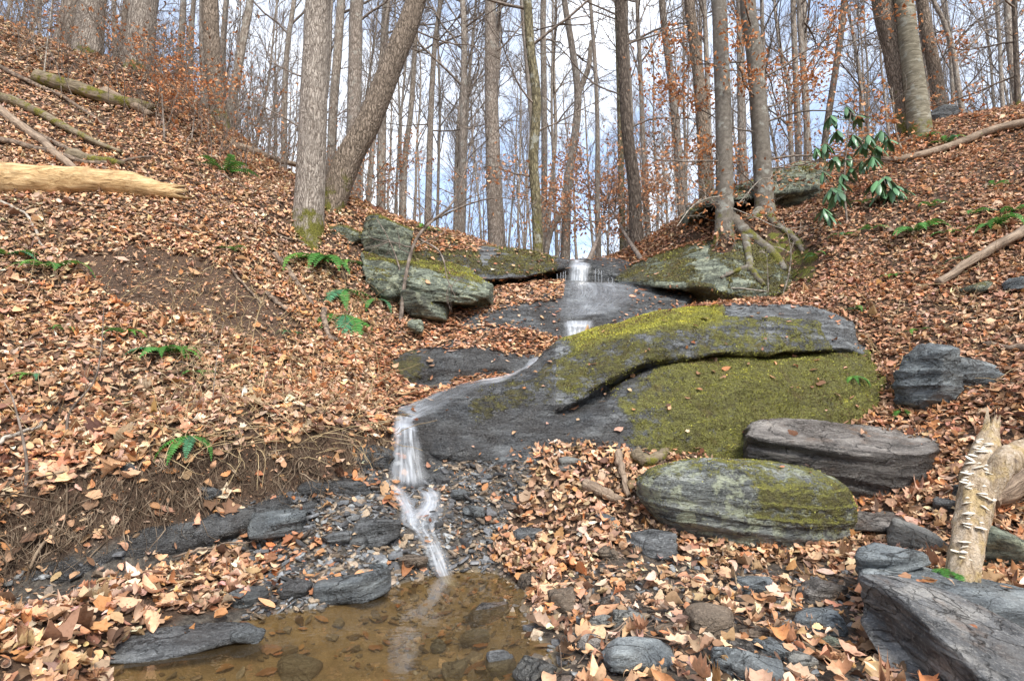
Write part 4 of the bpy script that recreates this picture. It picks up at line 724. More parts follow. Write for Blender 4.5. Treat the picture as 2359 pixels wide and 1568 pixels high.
def sample(surf, dens, rs):
    """random points on a surface; dens(centroid, normal, u, v) -> per m2."""
    P_, N_ = [], []
    for F in surf['F']:
        tri = [F] if F.shape[1] == 3 else [F[:, [0, 1, 2]], F[:, [0, 2, 3]]]
        for T in tri:
            V = surf['V']; a, b, c = V[T[:, 0]], V[T[:, 1]], V[T[:, 2]]; cr_ = np.cross(b - a, c - a); A = np.linalg.norm(cr_, axis=1) / 2; n = cr_ / (2 * A[:, None] + 1e-12)
            ce = (a + b + c) / 3; u, v = UV(ce); d = np.where((ce[:, 1] > .8) & (u > -500) & (u < 2860) & (v < 1950) & (v > -250), dens(ce, n, u, v), 0)
            k = rs.poisson(np.clip(A * d, 0, 400)); idx = np.repeat(np.arange(len(T)), k); r1 = np.sqrt(rs.rand(len(idx), 1)); r2 = rs.rand(len(idx), 1)
            P_.append(a[idx] * (1 - r1) + b[idx] * r1 * (1 - r2) + c[idx] * r1 * r2); N_.append(n[idx])
    return np.concatenate(P_), np.concatenate(N_)
CORR = [(850,760),(1000,735),(1080,690),(1300,640),(1580,675),(1400,760),(1290,800),(1160,880),(1020,930),(950,960),(880,960)]
def d_ground(c, n, u, v):
    y = c[:, 1]; d = np.where(y < 8, 1100, 720) * np.where(y > 12, .3, 1) * np.where(y > 17, 0, 1)
    jx = 40 * fbm(c * 3.1, 3); jy = 40 * fbm(c * 3.1 + 40, 3); uu, vv = u + jx, v + jy
    d = d * (0.62 + 1.25 * np.clip(fbm(c * 1.6 + 3, 3) + .28, 0, 1))
    d = np.where(inpoly(uu, vv, GRAVEL), 60 + 500 * (fbm(c * 2.6 + 31, 2) > .17), d); d = np.where(inpoly(uu, vv, GAP), 60, d); d = np.where(inpoly(uu, vv, BANKFACE), 190, d)
    d = np.where(inpoly(uu, vv, BARE), 110, d); d = np.where(inpoly(u + jx * .3, v + jy * .3, SHOREROCK), 10, d)
    d = np.where(inpoly(uu, vv, PEBBLES), 330 + 700 * np.clip(fbm(c * 2.3 + 21, 2), 0, 1), d)
    d = np.where(inpoly(uu, vv, MOSSPATCH), 90, d)
    d = np.where((c[:, 2] < .012) & (y < 5.2) & (np.abs(c[:, 0]) < 3), 45, d)
    d = np.where((np.abs(c[:, 0]) > 11) | (y < 1.2), 120, d)
    return d * np.clip(n[:, 2] * 1.8, .15, 1)
P0, N0 = sample(SURF[0], d_ground, RS)
wetf = np.zeros(len(P0))
uu, vv = UV(P0); wetf = np.where(inpoly(uu, vv, GRAVEL) | inpoly(uu, vv, CORR), 1.0, 0); sub = P0[:, 2] < .0
pile = np.where(sub, .01, RS.rand(len(P0)) ** 1.6 * .055); P0 = P0 + N0 * pile[:, None] + (0, 0, .006)
def d_rock(name):
    m = {'rock_slab': lambda c, n, u, v: 900 * inpoly(u, v, [(1050,712),(1130,655),(1300,640),(1296,690),(1180,705),(1090,730)]) + 60 * (n[:, 2] > .5) * (~inpoly(u, v, [(1300,640),(1450,640),(1380,800),(1290,800)])),
         'rock_ledge': lambda c, n, u, v: 900 * (v < 806 - 25 * fbm(c * 3, 2)) * (n[:, 2] > .35) + 25,
         'mossy_boulder': lambda c, n, u, v: 9.0 + 500 * (v < 706) * (u > 1500) * (n[:, 2] > .3),
         'mossy_caprock': lambda c, n, u, v: 40 + 600 * (v < 580) * (u < 1110) * (n[:, 2] > .5),
         'rooted_boulder': lambda c, n, u, v: 5 + 700 * (v < np.interp(u, [1430, 1540, 1650, 1760, 1850], [620, 580, 552, 560, 600])) * (n[:, 2] > .5),
         'overhang_rock': lambda c, n, u, v: 120 * (n[:, 2] > .5), 'rock_lip': lambda c, n, u, v: 40 * (n[:, 2] > .5), 'waterfall_rock': lambda c, n, u, v: 12 + 0 * u}
    return m.get(name.split('.')[0], lambda c, n, u, v: 6 * (n[:, 2] > .3))
RP, RN = [], []
for s in SURF[1:]:
    a, b = sample(s, d_rock(s['name']), RS); fl = (b * 1.0); RP.append(a); RN.append(b)
RP, RN = np.concatenate(RP), np.concatenate(RN); RP = RP + RN * (0.012 + .02 * RS.rand(len(RP)))[:, None]
wr = np.concatenate([wetf, np.full(len(RP), .55)]); dryrock = len(RP)
AP, AN = np.concatenate([P0, RP]), np.concatenate([N0, RN]); n = len(AP); yy = AP[:, 1]
kind = RS.choice(6, n, p=[.34, .18, .22, .14, .06, .06]); far = yy > 6.5; kind = np.where(far & (kind == 3), 0, kind); nr_ = (yy < 5.2) & (kind < 4); kind = np.where(nr_, 6 + RS.randint(0, 4, n), kind); big = (yy < 4.2) & (RS.rand(n) < .32)
L = np.exp(RS.normal(np.log(.060), .36, n)); L = np.where((kind == 4) | (kind == 5), L * 1.15, L); L = np.where(big, L * 1.3, L); L = np.clip(L, .025, .17)
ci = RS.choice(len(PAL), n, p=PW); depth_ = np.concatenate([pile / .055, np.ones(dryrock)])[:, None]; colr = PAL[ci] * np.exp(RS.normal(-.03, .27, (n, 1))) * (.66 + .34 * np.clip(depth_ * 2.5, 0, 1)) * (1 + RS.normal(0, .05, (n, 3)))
rb = ((AP[:, 0] > 1.6) & (yy > 4.6))[:, None]; colr = np.where(rb, colr * np.array((.86, .80, .78)), colr)
warm = fbm(AP * .55 + 60, 2)[:, None]; colr = colr * (1 + warm * np.array((.15, 0, -.15)))
dk = wr[:, None] * RS.rand(n, 1); colr = colr * (1 - .45 * dk) * (1 + dk * np.array((.25, -.12, -.3)))
subm = np.concatenate([sub, np.zeros(dryrock, bool)]); colr = np.where(subm[:, None], colr * np.array((.55, .5, .42)), colr)
tilt = np.where(subm, .12, np.where(wr > .5, .22, .25)); curl = np.where(subm, .15, np.where(wr > .5, .35, .75)) * RS.uniform(.3, 1.3, n); curl = np.where((kind == 4) | (kind == 5), curl * .4, curl); AN = np.where((AN[:, 2:] > 0), AN * .65 + np.array((0, 0, .35)), AN)
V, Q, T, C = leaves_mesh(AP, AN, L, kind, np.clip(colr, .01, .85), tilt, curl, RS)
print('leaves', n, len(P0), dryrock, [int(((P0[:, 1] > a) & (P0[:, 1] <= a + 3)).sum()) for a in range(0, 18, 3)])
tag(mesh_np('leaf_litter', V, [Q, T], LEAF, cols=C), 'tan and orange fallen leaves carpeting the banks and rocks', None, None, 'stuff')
# fine crumbs and bark bits between the leaves
def d_crumb(c, n, u, v): return 260.0 * (c[:, 1] < 8) * (c[:, 2] > .0) + 500 * inpoly(u, v, BARE) + 300 * inpoly(u, v, BANKFACE)
P1, N1 = sample(SURF[0], d_crumb, RS); n = len(P1)
V, Q, T, C = leaves_mesh(P1 + N1 * .008, N1, np.clip(np.exp(RS.normal(np.log(.02), .4, n)), .008, .05), np.full(n, 2), PAL[RS.choice(9, n)] * .7 * np.exp(RS.normal(0, .4, (n, 1))), np.full(n, .5), np.full(n, .4), RS)
tag(mesh_np('leaf_crumbs', V, [Q, T] if len(T) else [Q], LEAF, cols=C), 'crumbled leaf and bark bits on the dark soil', None, None, 'stuff')
# ------------------------------------------------------------------ gravel (stuff) and single stones (things)
def gravel():
    def dg(c, n, u, v):
        g = inpoly(u + 30 * fbm(c * 4, 2), v + 30 * fbm(c * 4 + 9, 2), GRAVEL); p = inpoly(u, v, PEBBLES)
        bed = (c[:, 2] < .0) & (c[:, 1] < 5) & (np.abs(c[:, 0]) < 3)
        return np.where(bed, 160 + 420 * (u > 900), np.where(g, 2000, np.where(p, 260, np.where(inpoly(u, v, GAP), 250, 0))))
    p, nn = sample(SURF[0], dg, RS); n = len(p); st, sf = blob((0, 0, 0), (1, 1, 1), seed=3, planes=9, sharp=30, k=6); sf = sf[0]
    kinds = [blob((0, 0, 0), (1, .75, .38), seed=s, planes=7, sharp=30, k=6)[0] for s in range(6)]
    sub = p[:, 2] < 0
    Ls = np.clip(np.exp(RS.normal(np.log(.026), .5, n)), .01, .09); yaw = RS.rand(n) * 6.28; tl = RS.normal(0, .35, (n, 2))
    c_ = np.array([(.06,.06,.062),(.10,.104,.11),(.17,.175,.175),(.17,.13,.095),(.26,.20,.14),(.07,.055,.045)])[RS.choice(6, n, p=[.24,.22,.12,.20,.11,.11])] * np.exp(RS.normal(0, .25, (n, 1)))
    c_ = np.where(sub[:, None], c_ * .6 + np.array((.05, .036, .02)), c_)
    VV = np.empty((n, len(st), 3)); kk = RS.randint(0, 6, n)
    for k in range(6):
        m = kk == k; b = kinds[k][None] * Ls[m][:, None, None]; ca, sa = np.cos(yaw[m])[:, None], np.sin(yaw[m])[:, None]
        x, y = b[..., 0] * ca - b[..., 1] * sa, b[..., 0] * sa + b[..., 1] * ca; z = b[..., 2] + x * tl[m][:, :1] + y * tl[m][:, 1:]; VV[m] = np.stack([x, y, z], -1)
    VV = VV + (p + nn * (Ls * .1)[:, None])[:, None]; m = len(st); Q = (sf[None] + (np.arange(n) * m)[:, None, None]).reshape(-1, 4)
    t = NT('wet_gravel'); o = t.n('ShaderNodeNewGeometry').outputs['Position']; nz = t.noise(o, 70, 4, .6)
    colr = t.mix(t.step(nz, .4, .7), t.attr('tint', 'Color'), t.n('ShaderNodeHueSaturation', {'Color': t.attr('tint', 'Color'), 'Value': 1.7}).outputs[0])
    mt = t.pbr(colr, .38, t.bump(nz, .004), .5)
    tag(mesh_np('gravel', VV.reshape(-1, 3), [Q], mt, cols=np.repeat(np.clip(c_, .01, .6), m, 0), smooth=False), 'wet dark slate gravel and chips around the cascade and pool', None, None, 'stuff'); print('gravel', n)
gravel()
STONES = [ # u, v, width px, height px, material, yaw, seed, lift, label
 (2122,1244,118,72,GREY_STONE,-.5,1,.0,'smooth grey egg shaped stone beside the rotten branch',.35), (2046,1283,150,62,BLUE_STONE,-.1,2,.0,'pale layered stone wedged under the smooth egg shaped stone',0), (2075,1213,80,26,TAN_STONE,.1,3,.0,'thin tan stone lying behind the smooth egg shaped stone',0),
 (2020,1200,200,44,SLATE_BROWN,.1,4,.0,'dark flat crumbly stone at the foot of the flat topped block',0), (815,1345,150,62,BLUE_STONE,.2,5,.0,'broad flat blue slate at the far edge of the pool',0), (572,1372,92,50,BLUE_STONE,.3,6,.0,'flat dark diamond shaped slate by the near leaf heap',0), (668,1358,74,34,SLATE,.0,7,.0,'thin dark slate right of the diamond shaped slate',0),
 (575,1462,66,24,BLUE_STONE,.5,8,.02,'narrow slate sliver standing out of the muddy pool',0), (690,1530,96,70,GREY_STONE,.2,9,.02,'pale square stone half sunk in the pool',0), (1130,1412,90,46,SLATE_BROWN,.4,10,.02,'flat wedge shaped stone just under the pool surface',0), (1092,1468,56,50,GREY_STONE,.2,11,.02,'small speckled stone under water near the wedge shaped one',0), (1160,1528,72,100,SLATE,.1,12,.0,'upright grey stone with a bare tip at the near pool edge',0), (1232,1540,86,90,GREY_STONE,.4,13,.0,'broad grey stone with leaves on it next to the upright stone at the pool edge',0), (1050,1545,52,44,GREY_STONE,.1,14,.02,'rounded green grey stone under water left of the upright stone',0),
 (1010,1488,34,46,BLUE_STONE,.1,15,.02,'small bluish stone under water in the middle of the pool',0), (1300,1385,56,84,TAN_STONE,.2,16,.0,'tall tan stone tipped against the leaves by the pool',0), (1222,1330,56,44,TAN_STONE,.3,17,.0,'blocky tan stone at the right rim of the pool',0), (1400,1385,58,60,SLATE_BROWN,.7,18,.0,'dark tilted stone in the pebble heap',0), (1385,1432,52,30,GREY_STONE,.2,19,.0,'rounded grey pebble in front of the dark tilted stone',0), (1446,1422,64,36,GREY_STONE,.0,20,.0,'rounded grey brown pebble right of the smaller grey one',0), (1360,1478,72,56,SLATE_BROWN,.5,21,.0,'brown stone beneath maple leaves in the pebble heap',0),
 (1472,1508,150,70,BLUE_STONE,.1,22,.0,'wide blue stone almost covered by maple leaves at the bottom edge',0), (1545,1452,72,36,TAN_STONE,-.7,23,.0,'slim speckled stone leaning on the wide blue stone',0), (1630,1420,130,110,TAN_STONE,.4,24,.0,'large rusty brown flat stone in front of the rounded boulder',0), (1730,1345,88,60,BLUE_STONE,-.3,25,.0,'dark blue slate beside the large rusty flat stone',0), (1895,1360,92,52,SLATE_BROWN,.0,26,.0,'purplish grey square stone left of the angular slab',0), (1890,1425,130,60,BLUE_STONE,-.1,27,.0,'flat blue slate touching the corner of the angular slab',0), (1745,1455,70,26,TAN_STONE,.1,28,.0,'small tan slate among leaves between two bigger stones',0),
 (1725,1530,150,90,BLUE_STONE,-.4,29,.0,'rounded blue grey stone at the bottom edge among small stones',0), (1720,1490,90,40,SLATE_BROWN,-.7,30,.0,'slim brownish slate lying on the rounded blue grey stone',0), (1840,1520,60,44,GREY_STONE,.4,31,.0,'grey pebble left of the angular slab',0), (1780,1490,80,50,BLUE_STONE,.2,32,.0,'flat bluish stone right of the slim brownish slate',0), (1910,1480,40,44,GREEN_ROCK,.5,33,.0,'small pale green stone near the angular slab',0), (1790,1548,60,40,TAN_STONE,.3,34,.0,'round tan pebble at the bottom edge',0), (1090,1175,40,34,BLUE_STONE,.2,35,.0,'rounded blue pebble in the gravel right of the cascade',0),
 (1060,1135,40,30,BLUE_STONE,.2,36,.0,'small blue stone at the foot of the lower waterfall',0), (860,1210,110,70,SLATE,.3,37,.0,'rough dark grey rock bulge left of the cascade',0), (950,1290,60,30,TAN_STONE,.3,38,.0,'tan stone at the pool rim left of the cascade',0), (870,1305,40,26,BLUE_STONE,.5,39,.0,'small dark slate chip at the pool rim',0), (770,1235,60,24,SLATE,.3,40,.0,'thin dark slate on the gravel beside the leaf patch',0), (640,1195,110,60,BLUE_STONE,.3,41,.0,'blue wet rock surface showing between leaf patches',0), (1395,1190,46,30,BLUE_STONE,.2,42,.0,'blue stone in a hole in the leaf pile',0), (1500,1245,110,46,SLATE,-.4,43,.0,'long dark slate under the left end of the rounded boulder',0), (1310,1062,60,30,GREY_STONE,.1,44,.0,'grey stone on top of the leaf pile',0), (1400,1270,60,34,TAN_STONE,.2,45,.0,'pale tan stone below the leaf pile',0),
 (2230,1130,60,40,BLUE_STONE,.2,46,.0,'blue stone between the flat topped block and the rotten branch',0), (2180,1160,56,30,SLATE,.1,47,.0,'dark stone under the corner of the flat topped block',0), (2255,660,70,40,GREEN_ROCK,.1,48,.0,'mossy green rock under the long grey branch on the right bank',0), (2345,650,60,40,BLUE_STONE,.1,49,.0,'blue grey rock at the right frame edge under the long grey branch',0), (1215,1225,60,34,SLATE,.3,50,.0,'dark stone at the foot of the leaf pile',0), (300,1075,30,34,SLATE,.3,51,.0,'small dark slate stuck in the root bank',0), (485,1130,40,40,SLATE,.8,52,.0,'dark slate slanting out of the root bank under a yellow leaf',0)]
def stones():
    for (u, v, w, h, mt, yaw, sd, lift, lab, tl) in STONES:
        p, nr = hit(u, v + h * .25); d = p.y; s = d / FPX * 1.03; W, H = w * s, h * s
        flat = H < W * .62; th = max(H * (.75 if not flat else .9), .03)
        V, F = blob((p.x, p.y, p.z + th * .12 + lift * .3), (W, W * .7 if flat else W * .8, th), (.05, tl if tl else RS.normal(0, .08), yaw), sd + 100, 9 if sd % 3 else 16, 24 if sd % 3 else 10, 16, .72)
        subm = sd in (9, 10, 11, 14, 15)
        finish_rock('stone', V, F, mt, lab, 'stone', amp=.012, freq=6, strata=.008, sfreq=22, moss=-.35 if sd not in (48,) else .25, wet=.5 if (v > 1050 and u < 1250) else .1, key=False, fine=.004, tilt=(RS.normal(0, .2), RS.normal(0, .2), 1))
stones()
# ------------------------------------------------------------------ logs, branches, sticks
def path_on(pts, lift, n, wob=.02, seed=0):
    """pts: picture points (u, v[, extra lift]); the path lies on the ground there."""
    q = []
    for a in pts:
        p, nr = hit(a[0], a[1]); q.append(np.array(p) + np.array(nr) * lift + (0, 0, a[2] if len(a) > 2 else 0))
    c = crv(q, n); r = np.random.RandomState(seed); w = np.stack([fbm(np.stack([np.linspace(0, 4, n) + seed * 9.1, np.full(n, k * 3.3), np.zeros(n)], 1), 2) for k in range(3)], 1)
    return c + w * wob
def log_obj(name, pts, r0, r1, mat, label, seed=1, n=60, sides=24, wob=.06, bump=.05, lift=None, cat='log', taper=None, broken=True):
    c = path_on(pts, lift if lift is not None else r0 * .55, n, wob, seed); t = np.linspace(0, 1, n); rad = r0 + (r1 - r0) * t
    if taper is not None: rad = rad * np.interp(t, *taper)
    V, Q = tube(c, rad, sides); ax = np.repeat(c, sides, 0); dr = (V - ax); rr = np.repeat(rad, sides)[:, None]; un = dr / (rr + 1e-9)
    f = fbm(np.stack([np.repeat(t * 1.6 * len(pts), sides), un[:, 0] * 1.3 + seed, un[:, 2] * 1.3], 1) * 1.2, 4); g = fbm(np.stack([np.repeat(t * 3, sides), un[:, 0] * 5, un[:, 2] * 5 + un[:, 1] * 5], 1), 3)
    V = ax + dr * (1 + bump * 4 * f + bump * 2 * g)[:, None]; m = len(V)
    if broken:
        k = np.arange(sides); a = (c[-1] - c[-3]); a /= np.linalg.norm(a); jag = np.random.RandomState(seed).rand(sides) * r1 * 2.2
        V[-sides:] += jag[:, None] * a
    V = np.concatenate([V, [c[0], c[-1]]]); k = np.arange(sides); k2 = (k + 1) % sides; b = (n - 1) * sides
    T = np.concatenate([np.stack([k2, k, np.full(sides, m)], 1), np.stack([k + b, k2 + b, np.full(sides, m + 1)], 1)])
    loc = c[n // 2]; dirv = Vector(c[-1] - c[0]).normalized(); Rm = dirv.to_track_quat('X', 'Z').to_matrix()
    Vl = (V - loc) @ np.array(Rm); o = mesh_np(name, Vl, [Q, T], mat); o.matrix_world = Matrix.Translation(Vector(loc)) @ Rm.to_4x4()
    return tag(o, label, cat)
log_obj('fallen_log', [(-160,424),(0,428),(150,432),(290,440),(385,455)], .21, .17, LOG_PALE, 'thick barkless pale yellow log lying on the left bank', seed=3, wob=.07, bump=.075, lift=.10, taper=([0, .55, .8, 1], [1, 1.05, .95, .62]))
log_obj('fallen_log', [(-60,222),(40,245),(130,290),(200,330),(275,355)], .095, .03, LOG_MOSS, 'long thin log with yellow moss slanting down the left bank', seed=5, sides=14, lift=.07)
log_obj('fallen_log', [(85,188),(170,215),(250,240),(330,255)], .13, .10, LOG_MOSS, 'thick rotting mossy log near the top of the left bank', seed=6, sides=18, lift=.1)
log_obj('fallen_log', [(-30,238),(40,290),(110,340),(190,420)], .075, .045, LOG_GREY, 'smooth brown log slanting steeply above the pale log', seed=7, sides=14, lift=.05)
log_obj('fallen_branch', [(-40,318),(40,338),(120,358),(190,380),(250,384),(300,376),(345,368)], .05, .018, STICK, 'long curved branch lying just above the pale log', seed=8, sides=10, cat='branch', lift=.05)
log_obj('fallen_log', [(160,360),(215,374),(275,385)], .085, .06, LOG_MOSS, 'short mossy log piece under the long curved branch', seed=9, sides=14, lift=.05)
log_obj('fallen_branch', [(-20,150),(60,190),(150,232),(240,290)], .045, .025, STICK, 'dark straight branch slanting across the top of the left bank', seed=10, sides=8, cat='branch', lift=.04)
log_obj('fallen_branch', [(-20,255),(60,300),(150,345),(250,395),(330,440)], .05, .025, STICK, 'purplish dark branch slanting between two logs on the left bank', seed=11, sides=8, cat='branch', lift=.03)
log_obj('fallen_branch', [(530,335),(580,355),(640,372),(690,385)], .10, .05, LOG_GREY, 'greyish log lying along the left crest beside the big shaggy trunk', seed=12, sides=12, cat='log', lift=.05)
log_obj('fallen_log', [(240,225),(290,245),(340,270)], .12, .06, LOG_GREY, 'dark upturned root end at the end of the rotting mossy log', seed=13, sides=12, lift=.08, bump=.12)
log_obj('fallen_branch', [(630,590),(665,630),(690,670),(715,705)], .045, .03, STICK, 'crooked grey branch pointing down the left bank below the fern', seed=14, sides=10, cat='branch', lift=.04)
log_obj('fallen_branch', [(740,720),(752,770),(770,790)], .04, .03, STICK, 'short grey peeling branch next to the hanging fern', seed=15, sides=10, cat='branch', lift=.04)
log_obj('fallen_branch', [(612,675),(635,700),(660,718)], .032, .025, STICK, 'stubby brown stick left of the crooked grey branch', seed=16, sides=8, cat='branch', lift=.03)
log_obj('fallen_branch', [(2165,668,.06),(2230,630,.08),(2300,590,.08),(2380,545,.08)], .045, .062, LOG_GREY, 'long grey branch slanting up the right bank at the frame edge', seed=17, sides=14, cat='branch', lift=.05)
log_obj('fallen_branch', [(2008,372,.03),(2060,378,.05),(2120,368,.06),(2200,345,.06),(2290,312,.05),(2400,285,.05)], .05, .075, LOG_GREY, 'long bent limb lying on the upper right bank', seed=18, sides=12, cat='branch', lift=.05)
log_obj('fallen_branch', [(2265,798),(2310,803),(2380,812)], .03, .035, STICK, 'short pale stick at the right frame edge in the leaves', seed=19, sides=8, cat='branch', lift=.03)
log_obj('fallen_log', [(2270,1190,.08),(2320,1150,.1),(2400,1090,.12)], .10, .13, LOG_GREY, 'smooth dark grey log lying behind the rotten branch', seed=20, sides=20, lift=.07, bump=.02)
log_obj('driftwood', [(1352,1128,.03),(1385,1150,.04),(1420,1158,.03)], .05, .035, LOG_GREY, 'splintered grey driftwood chunk sticking out of the leaf pile', seed=21, sides=14, lift=.02, bump=.14)
log_obj('driftwood', [(1420,1060,.05),(1432,1100,.06),(1445,1145,.02)], .035, .02, LOG_GREY, 'upright weathered wood shard left of the rounded boulder', seed=22, sides=12, lift=.02, bump=.12)
log_obj('driftwood', [(1462,1065,.06),(1490,1080,.05),(1530,1062,.06)], .06, .035, LOG_MOSS, 'mossy wood chunk behind the left end of the rounded boulder', seed=23, sides=14, lift=.03, bump=.12)
log_obj('fallen_branch', [(1360,1395,.06),(1352,1420,.05),(1340,1450,.04)], .012, .008, STICK, 'thin brown stick standing in the pebble heap', seed=24, sides=6, cat='branch', lift=.02)
log_obj('fallen_branch', [(1600,692,.05),(1700,674,.05),(1790,678,.03)], .012, .008, TWIG_PALE, 'thin pale twig lying above the huge mossy boulder', seed=25, sides=6, cat='branch', lift=.03)
log_obj('fallen_branch', [(0,470),(60,500),(95,560),(105,580)], .02, .012, TWIG_PALE, 'pale bent stick below the pale log', seed=26, sides=6, cat='branch', lift=.03)
log_obj('fallen_branch', [(400,1295,.01),(480,1275,.02),(590,1255,.01)], .008, .006, STICK, 'thin twig lying across the near leaf heap', seed=27, sides=6, cat='branch', lift=.05)
log_obj('fallen_branch', [(-20,1060,.08),(40,1040,.1),(95,1005,.06)], .016, .01, TWIG_PALE, 'pale smooth stick poking out over the root bank', seed=28, sides=6, cat='branch', lift=.03)
log_obj('fallen_branch', [(640,545),(700,560),(735,570)], .02, .012, STICK, 'short dark stick beneath the big shaggy trunk', seed=29, sides=6, cat='branch', lift=.02)
for i, (a, b) in enumerate([((330,490),(460,540)), ((500,400),(640,470)), ((300,420),(470,505)), ((520,610),(600,700)), ((180,470),(360,500)), ((420,470),(560,545))]):
    log_obj('fallen_branch', [a, ((a[0]+b[0])/2, (a[1]+b[1])/2 + 4), b], .018, .01, STICK, ['dark thin branch just below the end of the pale log', 'thin branch slanting under the green fern on the upper left bank', 'thin branch along the underside of the pale log', 'thin twig on the bare soil patch of the left bank', 'thin branch half hidden right under the pale log', 'dark thin branch parallel to the one under the fern'][i], seed=40 + i, sides=6, cat='branch', lift=.03)
# the rotten branch with shelf fungi
def rotten():
    foot, _ = hit(2232, 1332); d = foot.y
    loc = np.array(foot); e = empty('rotten_branch', loc, 'pale rotten branch covered with white shelf fungi leaning upright at the right', 'dead wood')
    def pts(L): return np.array([P(u, v, d + k) for u, v, k in L])
    A = pts([(2215,1338,0),(2226,1270,.05),(2240,1190,.12),(2256,1110,.2),(2272,1040,.28),(2284,985,.34)]); n, sd = 70, 26; c = crv(A, n); t = np.linspace(0, 1, n); rad = .070 * np.interp(t, [0, .3, .62, .8, 1], [.82, .95, 1.05, .85, .45])
    V, Q = tube(c, rad, sd); ax = np.repeat(c, sd, 0); dr = V - ax; th = np.tile(np.arange(sd) / sd * 6.283, n); f = fbm(np.stack([np.cos(th) * 1.6, np.sin(th) * 1.6, np.repeat(t * 4, sd)], 1), 4); g = fbm(np.stack([np.cos(th) * 6, np.sin(th) * 6, np.repeat(t * 2.5, sd)], 1), 4, ridge=True); g2 = fbm(np.stack([np.cos(th) * 3.5 + 4, np.sin(th) * 3.5, np.repeat(t * 3, sd)], 1), 3)
    V = ax + dr * (1 + .28 * f + .34 * g + .16 * np.sign(g2) * np.abs(g2) ** .5)[:, None]; jag = np.random.RandomState(3); V[-sd:] += np.array(Vector(c[-1] - c[-4]).normalized()) * (jag.rand(sd) ** 2 * .20)[:, None]; V[:sd] -= np.array(Vector(c[3] - c[0]).normalized()) * (jag.rand(sd) ** 2 * .22)[:, None]
    m = MB(); m.add(np.concatenate([V, [c[-1], c[0]]]) - loc, Q, np.concatenate([np.stack([np.arange(sd) + (n - 1) * sd, (np.arange(sd) + 1) % sd + (n - 1) * sd, np.full(sd, n * sd)], 1), np.stack([(np.arange(sd) + 1) % sd, np.arange(sd), np.full(sd, n * sd + 1)], 1)])); tr = m.build('trunk', ROTTEN, e)
    B = pts([(2262,1150,.16),(2292,1100,.14),(2318,1062,.14),(2350,1045,.2),(2400,1040,.3)]); c2 = crv(B, 40); t2 = np.linspace(0, 1, 40); V2, Q2 = tube(c2, .085 * np.interp(t2, [0, .4, 1], [.75, 1, 1.15]) * .85, 20); ax2 = np.repeat(c2, 20, 0); dr2 = V2 - ax2
    V2 = ax2 + dr2 * (1 + .5 * fbm(V2 * 9, 4))[:, None]; m = MB(); m.add(V2 - loc, Q2); m.build('side_limb', ROTTEN, e)
    rs = np.random.RandomState(9)
    for k in range(72):
        tt = rs.uniform(.12, .9) if k < 50 else rs.uniform(.3, .9); i = int(tt * (n - 1)); cx = c[i]; side = rs.choice([-1.15, -.85, -.6, -1.0, -.35, .5], p=[.3, .25, .2, .1, .1, .05])
        front_dir = np.array((math.sin(side), -math.cos(side), 0)); ring = V[i * sd:(i + 1) * sd]; base = ring[np.argmax((ring - cx) @ front_dir)] + front_dir * .006; w = .007 + .028 * rs.rand() ** 1.8; a = np.linspace(0, np.pi, 9); rt = np.array((math.cos(side), math.sin(side), rs.normal(0, .22)))
        rim = np.array([base + rt * w * math.cos(x) + front_dir * w * .85 * math.sin(x) - front_dir * .012 for x in a]); up = np.array((0, 0, 1.0)); th_ = rs.uniform(.003, .007)
        cen = base - front_dir * .012; vv = np.concatenate([[cen + up * th_ * 1.4], rim + up * .001, [cen - up * th_], rim - up * th_ * .5]) - loc
        T = [(0, 1 + q, 2 + q) for q in range(8)] + [(10, 12 + q, 11 + q) for q in range(8)]; Qs = [(1 + q, 11 + q, 12 + q, 2 + q) for q in range(8)]
        m = MB(); m.add(vv, Qs, T); m.build('shelf_fungus', FUNGUS, tr, smooth=False)
rotten()
# ------------------------------------------------------------------ ferns
GREENS = [(.075,.22,.04), (.09,.26,.06), (.08,.24,.12), (.12,.29,.05)]
def frond_mesh(seed, L=1.0, pairs=17):
    r = np.random.RandomState(seed); m = MB(); n = pairs + 1; t = np.linspace(0, 1, n); arch = r.uniform(.25, .5)
    sp_ = np.stack([t * L * .93, .05 * np.sin(t * 3 + seed), L * arch * (np.sin(t * 2.3) - t * .55)], 1); m.tube(sp_[::2], np.linspace(.009, .002, len(sp_[::2])), 4, col=(.12, .13, .04)); g = np.array(GREENS[seed % 4])
    for i in range(1, n):
        w = .19 * L * np.interp(t[i], [0, .08, .35, .75, 1], [.4, .75, 1, .6, .12]); dirv = sp_[min(i, n-1)] - sp_[i-1]; dirv /= np.linalg.norm(dirv)
        for s in (-1, 1):
            lat = np.array((0.22, s, -.18 + r.normal(0, .06))); lat /= np.linalg.norm(lat); wd = L * .030; b = sp_[i]; f = dirv * wd
            tip = b + lat * w; mid = b + lat * w * .5 + np.array((0, 0, .01 * L)); v = np.array([b - f * .7, b + f * .8, mid + f * .95, mid - f * .75, tip + f * .2]); m.add(v, [(0, 1, 2, 3)], [(3, 2, 4)], g * np.exp(r.normal(0, .16)))
    return m
FROND = []
for s in range(6):
    o = frond_mesh(s).build('frond', FOLIAGE); me = o.data; bpy.data.objects.remove(o); FROND.append(me)
